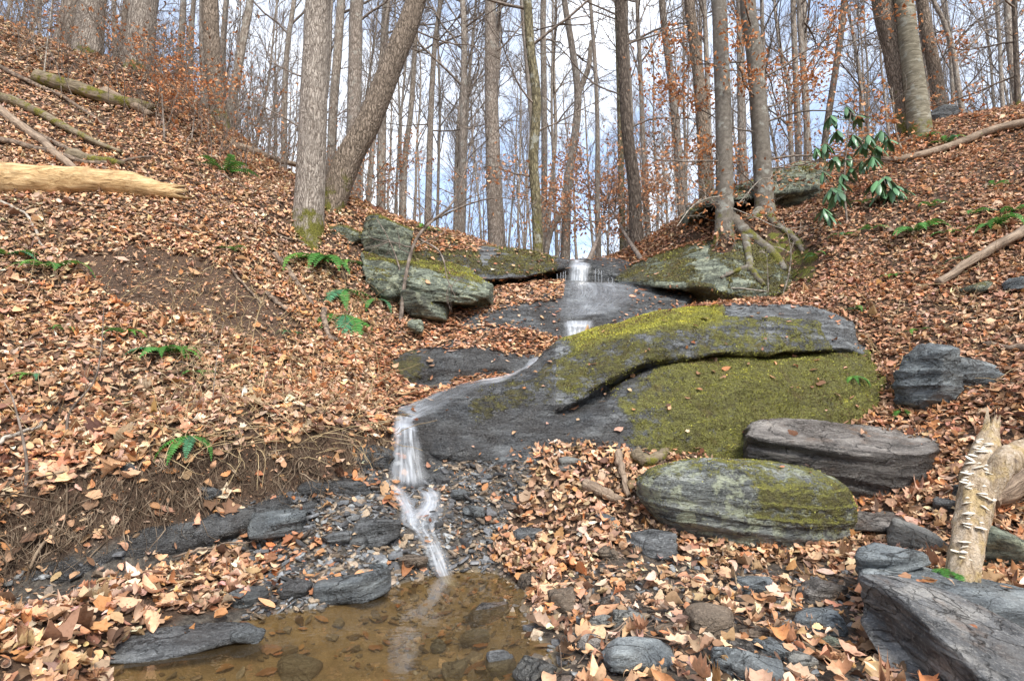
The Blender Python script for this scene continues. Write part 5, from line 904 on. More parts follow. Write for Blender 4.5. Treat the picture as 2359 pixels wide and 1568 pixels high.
def fern(u, v, size_px, nf, label, seed, droop=0, pale=False):
    p, nr = hit(u, v); s = size_px * p.y / FPX; rs = np.random.RandomState(seed); e = empty('fern', p + nr * .025, label, 'fern', 'green ferns on the banks'); a0 = rs.rand() * 6.28
    out = Vector((nr.x, nr.y, 0)); base = math.atan2(out.y, out.x) if out.length > .15 else -1.57
    for k in range(nf):
        o = bpy.data.objects.new('frond', FROND[rs.randint(6) if not pale else 2]); a = base + (k - (nf - 1) / 2) * (3.9 / max(nf, 2)) + rs.normal(0, .2) if droop else a0 + k * 6.283 / nf + rs.normal(0, .25)
        o.rotation_euler = (rs.normal(0, .2), (droop or rs.uniform(-.15, .25)), a); f = s * rs.uniform(.75, 1.1); o.scale = (f, f, f); link(o, e)
for i, q in enumerate([(515,398,62,8,'deep green fern on the upper left bank',0),(735,600,95,10,'large fern tumbling from the soil lip below the shelf rock',.5),(785,725,110,9,'long hanging fern beside the short peeling branch',.9),(790,668,80,6,'fern hanging between the large fern and the wedge shaped rock',.8),(862,690,60,4,'small fern against the wedge shaped rock',.7),(805,605,44,4,'tiny fern under the dark gap of the shelf rock',.5),(380,815,80,9,'bright feathery fern in the middle of the left bank',.3),(120,620,85,4,'fern with two long fronds at the left of the bare soil',.3),(15,590,66,5,'fern at the left frame edge',.3),(435,1005,72,5,'fern growing from the root bank',.8),(150,765,38,4,'small fern low on the left bank',.2),(290,770,50,4,'pale green small fern left of the bright feathery one',.3),(450,862,44,4,'bluish small fern below the bright feathery one',.3),(85,870,50,5,'yellowish fern low at the left of the bank',.3),(535,580,36,4,'little fern right of the bare soil',.2),(670,770,30,4,'little mossy fern on the lower left bank',.3),
 (2105,535,66,6,'broad pale fern in the middle of the right bank',.3),(2005,530,36,4,'small fern left of the broad pale fern',.3),(2300,520,70,6,'large fern near the right frame edge',.4),(2340,490,44,4,'fern behind the large one at the right frame edge',.3),(2240,495,44,4,'fern left of the large right bank fern',.3),(2150,478,34,3,'lying fern frond on the upper right bank',.2),(1990,470,30,3,'faint small fern high on the right bank',.2),(2220,600,36,3,'fern near the upper end of the long grey branch',.3),(2110,765,40,3,'fern above the upright blue slate',.4),(1975,715,36,3,'fern at the right top of the huge mossy boulder',.4),(2078,935,40,6,'bright mossy fern beside the upright blue slate',.8),(2185,1318,60,6,'bright green fern at the foot of the rotten branch',.5),(1965,865,36,4,'tiny fern growing on the face of the huge mossy boulder',.8),(1705,475,36,4,'fern between the two beeches',.3),(2130,320,34,4,'fern left of the long bent limb',.3),(2180,330,40,5,'fern under the oak on the upper right bank',.3),(2260,315,30,3,'fern near the skyline on the right bank',.3),(975,530,36,5,'fern on the top of the caprock behind the sapling',.3),(2060,640,30,4,'small fern halfway down the right bank, above the huge boulder',.3),(2180,540,32,3,'small fern just right of the broad pale fern',.3),(1940,545,30,4,'small fern right of the tree roots on the right bank',.3),(2290,430,34,4,'small fern below the long bent limb',.3),(1880,590,28,3,'tiny fern at the edge of the leaf bank near the tree roots',.3)]):
    fern(q[0], q[1], q[2] * 1.25, *q[3:5], seed=200 + i, droop=q[5])
# ------------------------------------------------------------------ rhododendrons
def rhodo(stem_pts, whorls, label, d, leaf_px):
    base, _ = hit(*stem_pts[0]); e = empty('rhododendron', base, label, 'shrub', 'rhododendrons on the right bank'); b = np.array(base); m = MB(); rs = np.random.RandomState(int(stem_pts[0][0]))
    S = [b] + [P(u, v, d) for u, v in stem_pts[1:]]; c = crv(S, 24); m.tube(c - b, np.linspace(.02, .008, 24), 6)
    lf = MB(); Lm = leaf_px * d / FPX
    for (u, v, k) in whorls:
        w = P(u, v, d + rs.normal(0, .12)); j = np.argmin(np.linalg.norm(c - w, axis=1) + (c[:, 2] > w[2]) * 5); m.tube(crv([c[j] - b, (c[j] + w) / 2 - b - (0, 0, .04), w - b], 6), np.linspace(.009, .005, 6), 5)
        for i in range(k):
            a = i * 6.283 / k + rs.normal(0, .25); dr = rs.uniform(-1.1, -.35); L = Lm * rs.uniform(.75, 1.1); hd = np.array((math.cos(a), math.sin(a), 0)); ax = hd * math.cos(dr) + np.array((0, 0, math.sin(dr))); sd = np.cross(ax, (0, 0, 1)); sd /= np.linalg.norm(sd); up = np.cross(sd, ax); g = np.array((.085, .175, .08)) * np.exp(rs.normal(0, .3)) + np.array((0, .01, .012)) * rs.rand()
            V, wd = [], .15 * L
            for t, q in ((0, .25), (.25, .8), (.55, 1), (.82, .7), (1, .05)):
                for y in (-1, 0, 1): V.append(w - b + ax * L * t + sd * y * q * wd + up * (-.25 * L * t * t + (abs(y) * .25) * wd * -1))
            lf.add(V, [(3*x+y, 3*x+y+1, 3*x+4+y, 3*x+3+y) for x in range(4) for y in (0, 1)], None, g)
    st_ = m.build('stem', TWIG, e); lf.build('foliage', RHODO, st_)
t_ = NT('glossy_evergreen_leaf'); RHODO = t_.pbr(t_.attr('tint', 'Color'), .32, None, .5)
rhodo([(1955,585),(1952,520),(1945,430),(1950,340),(1960,260)], [(1915,265,9),(1950,245,8),(1975,265,8),(1930,300,9),(1965,310,10),(1990,330,9),(1900,330,6),(1880,340,5),(1925,360,9),(1955,355,9),(1985,370,8),(2000,310,9),(2020,335,9),(2045,320,8),(2010,360,9),(1940,400,7),(1960,385,7),(1895,395,5),(2030,300,7),(1935,420,5)], 'tall rhododendron with drooping dark green leaves against the sky', 8.6, 37)
rhodo([(2040,445),(2040,425),(2035,410)], [(2020,415,9),(2040,405,9),(2060,425,9),(2075,440,7),(2030,440,6)], 'low rhododendron clump right of the tall one', 8.5, 50)
rhodo([(1925,480),(1922,450),(1918,435)], [(1915,432,10),(1932,438,9)], 'small rhododendron whorl below the tall one', 8.2, 46)
rhodo([(1905,510),(1903,500),(1900,485)], [(1898,480,7),(1908,490,6)], 'tiny rhododendron shoot nearest the rooted boulder', 8.1, 36)
# ------------------------------------------------------------------ hanging roots, dead stalks, undergrowth (uncountable)
def roots():
    m = MB(); rs = np.random.RandomState(5)
    for k in range(1900):
        u = rs.uniform(-120, 880); top = np.interp(u, [-120, 0, 150, 300, 420, 550, 700, 800, 880], [1150, 1130, 1105, 1070, 1022, 1000, 995, 985, 990]); bot = np.interp(u, [-120, 0, 300, 400, 560, 720, 800, 880], [1370, 1345, 1262, 1225, 1175, 1140, 1115, 1070])
        v = top + (bot - top) * rs.uniform(-.15, .75) ** 1; p, nr = hit(u, v); p = np.array(p) + np.array(nr) * .02; n = rs.randint(4, 8); L = rs.uniform(.10, .5) * (1.25 if u < 400 else .8); q = [p]; dirv = np.array((rs.normal(0, .45), -abs(rs.normal(.15, .3)), -1 + rs.normal(0, .35)))
        for i in range(n):
            dirv = dirv + rs.normal(0, .42, 3) + (0, 0, -.15); dirv /= np.linalg.norm(dirv); q.append(q[-1] + dirv * L / n)
        r = .0014 * np.exp(rs.normal(0, .6)) + (.0045 if rs.rand() < .05 else 0); m.tube(q, np.linspace(r * 1.3, r * .5, n + 1), 4)
    tag(m.build('root_tangle', ROOT), 'tangle of fine hanging roots on the undercut left bank', None, None, 'stuff')
roots()
def stalks():
    m = MB(); rs = np.random.RandomState(6)
    for k in range(900):
        z = rs.rand()
        if z < .62: u, v = rs.uniform(380, 900), rs.uniform(620, 1060)
        elif z < .8: u, v = rs.uniform(0, 500), rs.uniform(480, 1050)
        else: u, v = rs.uniform(1900, 2359), rs.uniform(600, 900)
        if not on_ground(u, v): continue
        p, nr = hit(u, v); p = np.array(p); L = rs.uniform(.12, .6); dirv = np.array(nr) * rs.uniform(.1, .7) + np.array((rs.normal(.15, .5), rs.normal(0, .4), rs.normal(.05, .3))); q = [p]; n = 6
        for i in range(n): dirv /= np.linalg.norm(dirv); q.append(q[-1] + dirv * L / n); dirv = dirv + rs.normal(0, .14, 3) + (0, 0, -.09)
        m.tube(q, np.linspace(.0038, .0015, n + 1), 4)
    tag(m.build('straw', STRAW), 'dry straw coloured stalks lying over the leaf litter', None, None, 'stuff')
stalks()
def twig_litter():
    m = MB(); rs = np.random.RandomState(16)
    for k in range(420):
        u, v = (rs.uniform(-50, 900), rs.uniform(150, 1000)) if rs.rand() < .55 else (rs.uniform(1250, 2400), rs.uniform(420, 1560))
        if not on_ground(u, v): continue
        p, nr = hit(u, v); nr = np.array(nr); a = rs.normal(size=3); a -= a @ nr * nr; a /= np.linalg.norm(a); L = rs.uniform(.08, .4); q = [np.array(p) + nr * .03 + a * L * (t - .5) + nr * rs.normal(0, .015) + np.cross(a, nr) * rs.normal(0, .02) for t in np.linspace(0, 1, 5)]; r = rs.uniform(.002, .007); m.tube(q, np.linspace(r, r * .6, 5), 5)
    tag(m.build('twig_litter', STICK), 'small dead twigs scattered through the leaf litter', None, None, 'stuff')
twig_litter()
# ------------------------------------------------------------------ woody plants
def unit(v): return v / (np.linalg.norm(v) + 1e-9)
def grow(m, p, d, L, r, lev, rs, lf=None, nseg=5, bend=.16, up=.06, kids=(6, 5), twig_r=.0035, spread=.75, droop=0.0):
    q = [np.array(p, float)]; d = unit(np.array(d, float)); ds = []
    for i in range(nseg):
        d = unit(d + rs.normal(0, bend, 3) + (0, 0, up - droop)); ds.append(d); q.append(q[-1] + d * L / nseg)
    m.tube(q, np.linspace(r, max(r * .35, twig_r * .6), nseg + 1), 6 if r > .03 else (4 if r > .008 else 3))
    if lf is not None and lev <= 1:
        for i in range(1, nseg + 1):
            if rs.rand() < lf[1]: lf[0].append((q[i] + rs.normal(0, .02, 3), d))
    if lev > 0:
        k = kids[min(lev, len(kids)) - 1]
        for j in range(k):
            t = rs.uniform(.2, 1.0); i = min(int(t * nseg), nseg - 1); b = q[i] + (q[i+1] - q[i]) * (t * nseg - i); w = rs.normal(size=3); w -= w @ ds[i] * ds[i]; w = unit(w) * spread; grow(m, b, ds[i] + w, L * rs.uniform(.35, .6) * (1.15 - .5 * t), max(r * rs.uniform(.35, .55), twig_r), lev - 1, rs, lf, max(3, nseg - 1), bend * 1.15, up, kids, twig_r, spread, droop)
def crown(trunk, rad, rs, z0, nlimb, limbL, kids, twig_r=.0035, lf=None, droop=0, lev=2, upw=.45):
    m = MB(); n = len(trunk); H = trunk[:, 2]
    for k in range(nlimb):
        t = z0 + (1 - z0) * (k + rs.rand()) / nlimb; x = t * (n - 1); i = min(int(x), n - 2); b = trunk[i] + (trunk[i+1] - trunk[i]) * (x - i); r = rad[i]; a = k * 2.4 + rs.normal(0, .5); L = limbL * rs.uniform(.6, 1.2) * (1.15 - .75 * (t - z0) / (1 - z0 + 1e-6)); grow(m, b, (math.cos(a), math.sin(a), upw + rs.normal(0, .25)), L, min(r * .5, .008 + L * .009), lev, rs, lf, 6, .14, .05, kids, twig_r, .7, droop)
    return m
def leafmesh(pts, rs, L0, cols, mult=1):
    p = np.repeat(np.array([a for a, b in pts]), mult, 0); p = p + rs.normal(0, .11 if mult > 1 else 0, p.shape); n = len(p); nr = rs.normal(size=(n, 3)); nr[:, 2] += .8; nr /= np.linalg.norm(nr, axis=1)[:, None]
    c = np.array(cols)[rs.randint(0, len(cols), n)] * np.exp(rs.normal(0, .2, (n, 1))); L = L0 * rs.uniform(.7, 1.3, n)
    return leaves_mesh(p, nr, L, np.full(n, 0), c, np.full(n, .3), np.full(n, .9), rs)
ORANGE = [(.50,.21,.085), (.58,.27,.12), (.44,.17,.07), (.62,.34,.18)]
def trunk_mesh(c, rad, sides, seed, flare=1.0, rough=.06, flare_h=.6):
    n = len(c); z = c[:, 2] - c[0, 2]; fl = 1 + flare * np.exp(-np.maximum(z - .3, 0) / flare_h * 2.2); V, Q = tube(c, rad, sides); ax = np.repeat(c, sides, 0); dr = V - ax; th = np.tile(np.arange(sides) / sides * 6.283, n); zz = np.repeat(z, sides)
    lob = 1 + (np.repeat(fl, sides) - 1) * (.45 + .75 * np.clip(np.cos(th * 3 + seed) * .6 + np.cos(th * 2 + seed * 2.1) * .5, -.3, 1)); f = fbm(np.stack([np.cos(th) * 2, np.sin(th) * 2, zz * 1.2 + seed * 5], 1), 4); g = fbm(np.stack([np.cos(th) * 9, np.sin(th) * 9, zz * 2.2 + seed], 1), 3, ridge=True)
    return ax + dr * (lob * (1 + rough * 1.8 * f + rough * .9 * g))[:, None], Q
HERO = []
def tree(pts, d, w0, w1, mat, label, seed, ht=None, sides=20, cat='tree', flare=.55, z0=.42, nlimb=9, limbL=2.6, kids=(6, 6), leafy=0, lean=0, low=None, flare_h=.5, group=None, lev=2, twig_r=.0035, name='tree'):
    """pts: picture points of the trunk's axis from foot to the frame top; w0, w1: widths there in pixels; the trunk goes on above the frame."""
    rs = np.random.RandomState(seed); foot, _ = hit(*pts[0]) if d is None else (Vector(P(*pts[0], d)), None); d = foot.y; gz_, _ = drop(foot.x, foot.y)
    q = [P(u, v, d + lean * k) for k, (u, v) in enumerate(pts)]; dn = unit(q[0] - q[1]); gz_, _ = drop(q[0][0] + dn[0] * .2, q[0][1]); q[0] = q[0] + dn * max(.3 + w0 * d / FPX, (q[0][2] - gz_.z + .3 + w0 * d / FPX) / max(-dn[2], .4))
    dv = unit(q[-1] - q[-2]); top = q[-1][2] - q[0][2]; H = ht or max(14, top * 1.9); ext = H - top; k = 3
    for i in range(k): dv = unit(dv * .75 + np.array((rs.normal(0, .06), rs.normal(0, .06), .35))); q.append(q[-1] + dv * ext / k)
    n = 60; c = crv(q, n); r0, r1 = w0 * d / FPX / 2, w1 * d / FPX / 2; s = (c[:, 2] - c[0, 2]) / (top + 1e-6); rad = np.where(s < 1, r0 + (r1 - r0) * s, r1 * np.clip(1 - (s - 1) * top / ext, .06, 1))
    V, Q = trunk_mesh(c, rad, sides, seed, flare, .05, flare_h); loc = q[0]; e = empty(name, loc, label, cat, group); m = MB(); m.add(V - loc, Q); m.build('trunk', mat, e); lf = ([], leafy) if leafy else None
    mm = crown(c - loc, rad, rs, z0, nlimb, limbL, kids, twig_r, lf, lev=lev)
    if low: 
        for (t, a, L, up) in low:
            i = int(t * (n - 1)); grow(mm, c[i] - loc, (math.cos(a), math.sin(a), up), L, .010 + L * .006, 2, rs, lf, 8, .13, .0, (6, 5), twig_r, .6)
    cw = mm.build('crown', TWIG, e)
    if lf and lf[0]:
        V, Q, T, C = leafmesh(lf[0], rs, .075, ORANGE, 2); mesh_np('foliage', V, [Q], LEAF, cw, cols=C)
    HERO.append((pts[len(pts) // 2][0], label)); return e, c, rad
T = tree
T([(712,492),(716,400),(722,250),(728,120),(733,0)], 8.5, 70, 58, BARK_SHAG, 'thick shaggy grey trunk with a mossy foot standing straight above the shelf rock', 1, flare=.75, flare_h=.45, sides=40, low=[(.22, 3.0, 1.2, .3), (.3, 2.6, 1.6, .4)])
T([(772,448),(800,372),(845,290),(898,160),(960,-5)], 9.1, 66, 48, BARK_OAK, 'brown tree leaning strongly to the right beside the shaggy trunk', 2, flare=.7, flare_h=.7, sides=36, low=[(.42, 0.2, 1.8, .2)], ht=13)
T([(812,430),(815,300),(818,150),(823,0)], 13, 36, 31, BARK_TULIP, 'straight pale trunk right behind the leaning brown tree', 3)
T([(762,400),(768,250),(778,120),(786,0)], 15, 22, 20, BARK_FAR, 'slim trunk between the shaggy trunk and the straight pale one', 4)
T([(1146,590),(1140,480),(1134,300),(1131,150),(1130,0)], 12.6, 42, 27, BARK_TULIP, 'tall straight branchless trunk at the middle of the skyline', 5, flare=.15, sides=26)
T([(1240,600),(1236,480),(1229,370),(1236,230),(1222,110),(1215,0)], 11.4, 24, 21, BARK_MOSSY, 'slightly crooked mossy trunk left above the upper waterfall', 6, flare=.3, low=[(.20, 2.6, 2.2, .7), (.28, .5, 1.8, .6), (.33, 3.4, 2.0, .5)])
T([(1252,580),(1254,400),(1253,200),(1252,0)], 17, 15, 14, BARK_FAR, 'thin straight trunk right behind the crooked mossy one', 7)
e, c, rad = T([(1303,590),(1308,430),(1325,310),(1331,215),(1318,110),(1300,0)], 15, 24, 14, BARK_FAR, 'tree forking into two limbs above the upper waterfall', 8, flare=.2)
T([(1466,600),(1462,440),(1448,330),(1438,200),(1428,0)], 12, 33, 22, BARK_DARK, 'dark trunk leaning slightly left, right above the upper waterfall', 9, flare=.3, low=[(.3, .3, 2.2, .8), (.36, 2.8, 2.2, .7)])
T([(1436,590),(1432,450),(1428,250),(1424,100),(1422,0)], 15, 16, 12, BARK_MOSSY, 'narrow mossy trunk touching the dark leaning one', 10)
T([(1572,500),(1562,350),(1548,200),(1525,0)], 15, 22, 16, BARK_FAR, 'grey trunk leaning left with an orange leafed branch in front', 11)
T([(1626,440),(1618,280),(1603,120),(1588,0)], 12.4, 34, 24, BARK_OAK, 'brown trunk just left of the two beeches', 12, flare=.3)
T([(1668,492),(1669,400),(1666,250),(1660,100),(1655,0)], 9.15, 41, 34, BARK_BEECH, 'smooth grey beech whose roots clasp the green boulder', 13, flare=.5, sides=28, low=[(.10, 3.6, 1.0, -.1), (.16, 3.4, 1.5, .1)])
T([(1762,488),(1756,380),(1748,250),(1738,120),(1722,0)], 9.6, 42, 36, BARK_BEECH, 'beech with orange leaf sprays rising behind the rooted one', 14, flare=.6, sides=28, leafy=.5, low=[(.10, 3.6, 1.3, .15), (.12, -.2, 1.3, .2), (.15, 0.2, 2.4, .35), (.19, 3.3, 1.5, .1), (.21, -.5, 1.7, .2), (.24, .5, 1.7, .25), (.27, 3.9, 1.7, .1), (.3, -.1, 2.0, .1), (.33, 3.0, 1.8, .1), (.36, 1.0, 1.8, 0), (.4, 4.4, 1.6, .1)])
T([(1712,440),(1708,250),(1704,0)], 14, 20, 17, BARK_FAR, 'grey trunk seen between the two beeches', 15)
T([(2098,300),(2080,200),(2062,110),(2036,0)], 10.9, 58, 50, BARK_OAK, 'thick ridged oak trunk leaning left on the right skyline', 17, flare=.3, sides=32, ht=15)
T([(2118,292),(2108,200),(2094,100),(2082,0)], 10.6, 52, 38, BARK_BIRCH, 'trunk with peeling horizontal bark touching the leaning oak', 18, flare=.35, sides=30)
T([(2168,270),(2156,180),(2138,90),(2124,0)], 12, 34, 25, BARK_OAK, 'brown trunk right of the peeling trunk on the right skyline', 19, flare=.3)
T([(2218,262),(2206,190),(2196,120),(2170,40),(2150,0)], 14, 15, 9, BARK_FAR, 'slender forking tree on the right skyline', 20, nlimb=12, z0=.25)
T([(1893,385),(1908,270),(1928,140),(1945,0)], 10.9, 15, 14, BARK_DARK, 'thin dark stem leaning right behind the tall rhododendron', 21, low=[(.3, 0.3, 1.5, .6)])
T([(1841,400),(1836,250),(1830,100),(1827,0)], 14, 16, 12, BARK_FAR, 'left stem of the twin trunks left of the rhododendron', 22)
T([(1858,398),(1858,250),(1848,120),(1842,0)], 14.2, 16, 11, BARK_FAR, 'right stem of the twin trunks left of the rhododendron', 23)
T([(2346,260),(2342,150),(2338,0)], 10.6, 13, 10, BARK_DARK, 'small tree with orange leaves at the upper right corner', 24, leafy=.4, z0=.08, nlimb=16, limbL=1.8, ht=8)
T([(202,120),(208,60),(216,-10)], 10.9, 66, 55, BARK_SHAG, 'thick trunk on the upper left crest, second from the left', 25, flare=.4, sides=30)
T([(148,95),(156,50),(166,-10)], 11.6, 44, 38, BARK_FAR, 'trunk at the far left of the crest', 26, flare=.4)
T([(316,155),(324,80),(334,-10)], 10.9, 70, 58, BARK_SHAG, 'thickest ridged trunk on the left crest', 27, flare=.3, sides=30)
T([(286,150),(292,70),(300,-10)], 11.8, 28, 24, BARK_FAR, 'slim trunk touching the thickest trunk on the left crest', 28)
T([(508,290),(498,200),(488,100),(484,0)], 11.4, 42, 36, BARK_OAK, 'brown curved trunk on the slope right of the left crest', 29, flare=.4, sides=28)
T([(482,280),(476,150),(474,0)], 11.9, 34, 28, BARK_FAR, 'grey trunk merging with the brown curved trunk', 30)
T([(524,290),(545,180),(562,80),(576,0)], 12.4, 21, 17, BARK_FAR, 'slim trunk leaning right beside the brown curved trunk', 31)
T([(985,520),(990,350),(993,250),(1001,110),(1015,0)], 15.5, 18, 11, BARK_TULIP, 'pale slender tree with two arching side limbs right of the leaning tree', 32, low=[(.25, 0.1, 2.6, .12), (.26, 3.0, 2.0, .2)])
T([(930,520),(932,380),(946,260),(955,120),(960,0)], 16, 15, 11, BARK_FAR, 'slender trunk directly right of the leaning brown tree', 33)
T([(878,460),(880,300),(884,120),(890,0)], 15, 22, 18, BARK_FAR, 'grey trunk crossing behind the leaning brown tree', 34)
# the fork's second limb and the beech roots on the boulder
def add_part(e, name, pts, rads, mat, sides=12):
    loc = np.array(e.location); c = crv(pts, 40); r = np.interp(np.linspace(0, 1, 40), np.linspace(0, 1, len(rads)), rads); m = MB(); m.tube(c - loc, r, sides, cap=True, wob=.035); return m.build(name, mat, next(x for x in e.children if x.name.startswith('trunk')))
fk = [o for o in COL.objects if o.get('label', '').startswith('tree forking')][0]
add_part(fk, 'limb', [P(1329,225,15), P(1345,185,15), P(1357,150,14.9), P(1360,110,14.9), P(1362,95,14.9)], [.085, .08, .075, .065, .06], BARK_FAR)
add_part(fk, 'limb', [P(1306,470,15.05), P(1270,530,14.7), P(1258,590,14.5)], [.10, .08, .07], BARK_FAR)
bt = [o for o in COL.objects if o.get('label', '').startswith('smooth grey beech')][0]
def rootpath(L, lift=.005): return [np.array(hit(a, b)[0]) + np.array(hit(a, b)[1]) * lift for a, b in L]
for L, rr in (([(1672,480),(1690,515),(1712,540),(1722,575),(1728,625)], [.15, .13, .075, .06, .05]), ([(1690,510),(1715,535),(1750,560),(1785,590),(1808,622)], [.14, .12, .085, .075, .05]), ([(1728,618),(1745,640),(1758,658)], [.05, .05, .045]), ([(1735,610),(1700,622),(1660,640)], [.04, .035, .02])):
    add_part(bt, 'root', [P(1668, 470, 9.1)] + rootpath(L) if L[0][1] < 500 else rootpath(L), rr if L[0][1] >= 500 else [.16] + rr, BARK_BEECH)
bt2 = [o for o in COL.objects if o.get('label', '').startswith('beech with orange')][0]
for L, rr in (([(1765,480),(1775,500),(1785,520)], [.13, .09, .04]), ([(1750,490),(1738,500),(1722,505)], [.12, .08, .03]), ([(1790,520),(1815,535),(1838,560),(1850,580)], [.05, .055, .05, .03])):
    add_part(bt2, 'root', rootpath(L), rr, BARK_BEECH)
# saplings and bare shrubs in front
def sapling(pts, d, r0, label, seed, mat=TWIG, kids=(5, 4), nl=7, L=.6, leafy=0, extra=(), name='sapling', cat='sapling', base=None):
    rs = np.random.RandomState(seed); foot, _ = hit(*pts[0]); d0 = foot.y; q = [np.array(foot) - (0, 0, .03)] + [P(u, v, d0 + (d - d0) * (i + 1) / (len(pts) - 1)) for i, (u, v) in enumerate(pts[1:])]
    c = crv(q, 30); loc = q[0]; e = empty(name, loc, label, cat); m = MB(); m.tube(c - loc, np.linspace(r0, r0 * .25, 30), 8, wob=.05 * r0); m.build('trunk', mat, e); lf = ([], leafy) if leafy else None
    mm = MB()
    for k in range(nl):
        t = rs.uniform(.3, 1); i = int(t * 28); a = rs.rand() * 6.28; grow(mm, c[i] - loc, (math.cos(a), math.sin(a) * .5, .4), L * rs.uniform(.5, 1.2), r0 * .3, 1, rs, lf, 6, .18, .03, kids, .0022, .6)
    for ex in extra: 
        cc = crv([P(u, v, d + k) for u, v, k in ex], 30); mm.tube(cc - loc, np.linspace(r0 * .55, r0 * .12, 30), 6)
        for k in range(4): grow(mm, cc[rs.randint(8, 29)] - loc, rs.normal(size=3), L * .5, r0 * .2, 1, rs, lf, 5, .18, 0, kids, .002, .6)
    cw = mm.build('crown', mat, e)
    if lf and lf[0]:
        V, Q, T_, C = leafmesh(lf[0], rs, .07 if d < 14 else .09, ORANGE if d < 14 else [(.66,.34,.19), (.60,.28,.14), (.70,.42,.26)], 2 if d < 14 else 3); mesh_np('foliage', V, [Q], LEAF, cw, cols=C)
    return e
sapling([(922,742),(930,670),(942,600),(962,545),(1000,505),(1040,470),(1075,380),(1098,250)], 8.0, .032, 'bare crooked sapling in front of the wedge shaped rock', 301, extra=([(960,548,0),(1005,572,-.1),(1022,600,-.2),(1030,640,-.25),(1050,685,-.3)], [(930,660,0),(915,600,.05),(890,540,.05),(862,495,.05)], [(1000,505,0),(1080,470,.1),(1150,455,.1),(1230,470,.1)]), L=.8, nl=12)
sapling([(1798,685),(1815,640),(1822,590),(1815,540),(1800,500)], 7.9, .014, 'thin bare shrub on the leaf bank right of the green boulder', 302, TWIG_PALE, L=.35, nl=6)
sapling([(1770,670),(1768,620),(1766,560)], 8.0, .008, 'straight bare stem next to the thin bare shrub', 303, TWIG_PALE, nl=2, L=.2)
sapling([(488,935),(500,820),(515,740)], 5.1, .006, 'thin brown stem standing on the left bank', 304, nl=4, L=.3)
sapling([(155,1010),(160,950),(215,880),(232,810),(240,700)], 4.2, .010, 'bent brown shoot standing at the root bank', 305, nl=4, L=.25)
sapling([(60,1130),(60,1050),(30,920),(10,880)], 3.75, .012, 'leaning brown stem at the left frame edge', 306, nl=3, L=.2)
sapling([(575,870),(580,800),(590,740),(620,640)], 5.6, .006, 'thin dry stalk in the middle of the left bank', 307, STRAW, nl=3, L=.3)
sapling([(600,905),(610,850),(606,820)], 5.4, .010, 'short pale green stub of a plant on the left bank', 308, STRAW, nl=1, L=.1)
sapling([(2080,355),(2062,290),(2055,200)], 9.6, .022, 'pale thin stem in front of the leaning oak', 309, TWIG_PALE, nl=4, L=.6)
sapling([(1700,470),(1660,440),(1600,470),(1560,520)], 8.8, .02, 'low pale spreading twigs crossing in front of the rooted beech', 310, TWIG_PALE, kids=(7, 5), nl=16, L=.9, leafy=.12, extra=([(1700,470,0),(1760,410,-.2),(1800,440,-.2)], [(1690,480,0),(1740,500,-.3),(1800,525,-.4),(1860,520,-.4)], [(1670,450,-.2),(1620,460,-.3),(1565,500,-.4)]))
sapling([(380,330),(375,250),(372,170),(380,100)], 10.2, .018, 'young beech with orange leaves in the brush below the left crest', 311, nl=14, L=.9, leafy=.55)
sapling([(440,330),(450,250),(455,190)], 10.4, .016, 'orange leafed young beech right of the other one on the left slope', 312, nl=12, L=.9, leafy=.5)
sapling([(100,180),(110,90),(120,0)], 9.6, .014, 'pale slim sapling at the top left', 313, TWIG_PALE, nl=8, L=.8)
sapling([(1355,598),(1380,540),(1392,490),(1400,440)], 17, .05, 'distant young beech with a cloud of orange leaves above the upper fall', 314, nl=14, L=2.4, leafy=.95, kids=(6, 5))
sapling([(1480,598),(1440,540),(1420,500),(1400,470)], 16, .05, 'second distant orange leafed beech right of the upper fall', 315, nl=12, L=2.2, leafy=.95, kids=(6, 5))
sapling([(850,470),(860,440),(862,400)], 12.5, .03, 'low orange leafed beech behind the leaning tree', 316, nl=14, L=1.2, leafy=.5)
sapling([(1590,520),(1575,440),(1560,330),(1570,240),(1560,150)], 11, .025, 'young beech with orange leaves left of the brown trunk', 317, nl=14, L=1.1, leafy=.4)
# undergrowth: brush along both crests
def brush():
    m = MB(); rs = np.random.RandomState(77); lf = ([], .045)
    for k in range(980):
        z = rs.rand()
        if z < .55: x, y = rs.uniform(-11.5, -4.6), rs.uniform(9.2, 14.5)
        elif z < .68: x, y = rs.uniform(-5, .5), rs.uniform(11.2, 16)
        elif z < .85: x, y = rs.uniform(-4, 5), rs.uniform(13, 24)
        else: x, y = rs.uniform(2.0, 9.5), rs.uniform(11.0, 17)
        p, _ = drop(x, y); grow(m, np.array(p) - (0, 0, .03), (rs.normal(0, .3), rs.normal(0, .3), 1), rs.uniform(.5, 2.3), rs.uniform(.004, .011), 2, rs, lf, 6, .17, .05, (4, 4), .0022, .6)
    tag(m.build('undergrowth', TWIG), 'thicket of bare brush along the tops of both banks', None, None, 'stuff')
    V, Q, T_, C = leafmesh(lf[0], rs, .07, ORANGE + [(.34, .17, .09)]); tag(mesh_np('brush_leaves', V, [Q], LEAF, cols=C), 'withered orange leaves still hanging in the brush', None, None, 'stuff')
brush()
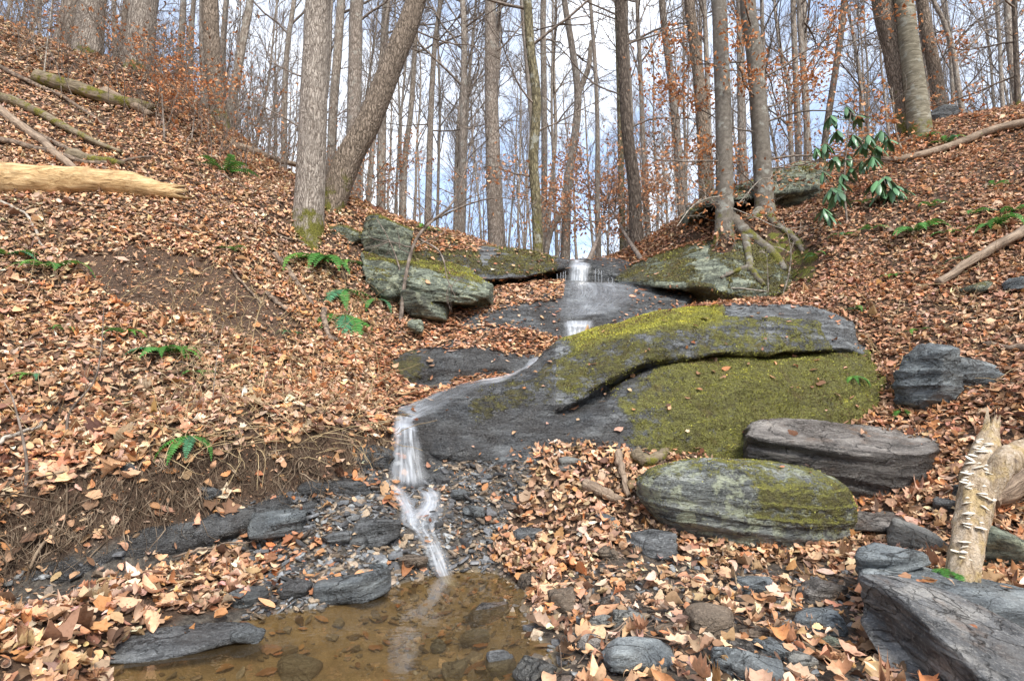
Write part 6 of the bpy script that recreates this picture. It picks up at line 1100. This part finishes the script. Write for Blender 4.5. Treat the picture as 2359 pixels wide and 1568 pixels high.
# ------------------------------------------------------------------ the far wood: single trees copied from a few kinds
def far_kind(seed, H):
    rs = np.random.RandomState(seed); n = 26; t = np.linspace(0, 1, n); w = np.stack([fbm(np.stack([t * 2.2 + seed * 3.7, np.full(n, 1.3 + k), np.zeros(n)], 1), 2) for k in range(2)], 1) * H * .05
    c = np.stack([w[:, 0] - w[0, 0], w[:, 1] - w[0, 1], t * H], 1); rad = .105 * (1 - t) ** .8 + .010; e = empty('bare_tree', (0, 0, 0), '', 'tree', 'bare trees of the far wood'); V, Q = trunk_mesh(c, rad, 10, seed, .35, .05, .6); m = MB(); m.add(V, Q); m.build('trunk', BARK_FAR, e)
    crown(c, rad, rs, rs.uniform(.25, .42), 22, H * .17, (8, 7), .0050, None, lev=2, upw=1.15).build('crown', TWIG, e); return e
KINDS = [far_kind(500 + i, H) for i, H in enumerate((17, 19, 16, 21, 18, 15, 20, 17))]
rs = np.random.RandomState(4242); placed = []; NFAR = 180; used = set()
gaps = [(-9e9, 420, 'far bare tree on the high ground left of the brown curved trunk'), (420, 690, 'far bare tree between the brown curved trunk and the shaggy trunk'), (690, 900, 'far bare tree behind the shaggy trunk and the leaning tree'), (900, 1110, 'far bare tree between the leaning tree and the tall branchless trunk'), (1110, 1290, 'far bare tree between the tall branchless trunk and the forking tree'), (1290, 1480, 'far bare tree behind the forking tree and the dark trunk'), (1480, 1690, 'far bare tree between the dark trunk and the rooted beech'), (1690, 1900, 'far bare tree between the second beech and the tall rhododendron'), (1900, 2130, 'far bare tree behind the tall rhododendron and the leaning oak'), (2130, 9e9, 'far bare tree on the high ground right of the peeling trunk')]
tries = 0
while len(placed) < NFAR and tries < 9000:
    tries += 1; y = 13.5 + 46 * rs.rand() ** 1.35; u = rs.uniform(-60, 2420); x = (u - CU) / FPX * y
    if any((x - a) ** 2 + (y - b) ** 2 < (1.1 if y > 20 else 1.7) for a, b in placed): continue
    if u < 440 and rs.rand() < .45: continue
    p, _ = drop(x, y, 40); placed.append((x, y)); k = rs.randint(len(KINDS)); src = KINDS[k]; first = k not in used; used.add(k); sc = rs.uniform(.8, 1.2); wd = rs.choice([.6, .8, 1.0, 1.35], p=[.58, .30, .10, .02])
    o = src if first else src.copy(); o.location = (x, y, p.z - .1); o.rotation_euler = (rs.normal(0, .035), rs.normal(0, .035), rs.rand() * 6.28); o.scale = (sc * wd, sc * wd, sc)
    o['label'] = next(l for a, b, l in gaps if a <= u < b); o['group'] = 'bare trees of the far wood'
    if not first:
        COL.objects.link(o)
        for ch in src.children: cc = ch.copy(); cc.parent = o; COL.objects.link(cc)
print('far trees', len(placed), 'objects', len(COL.objects))
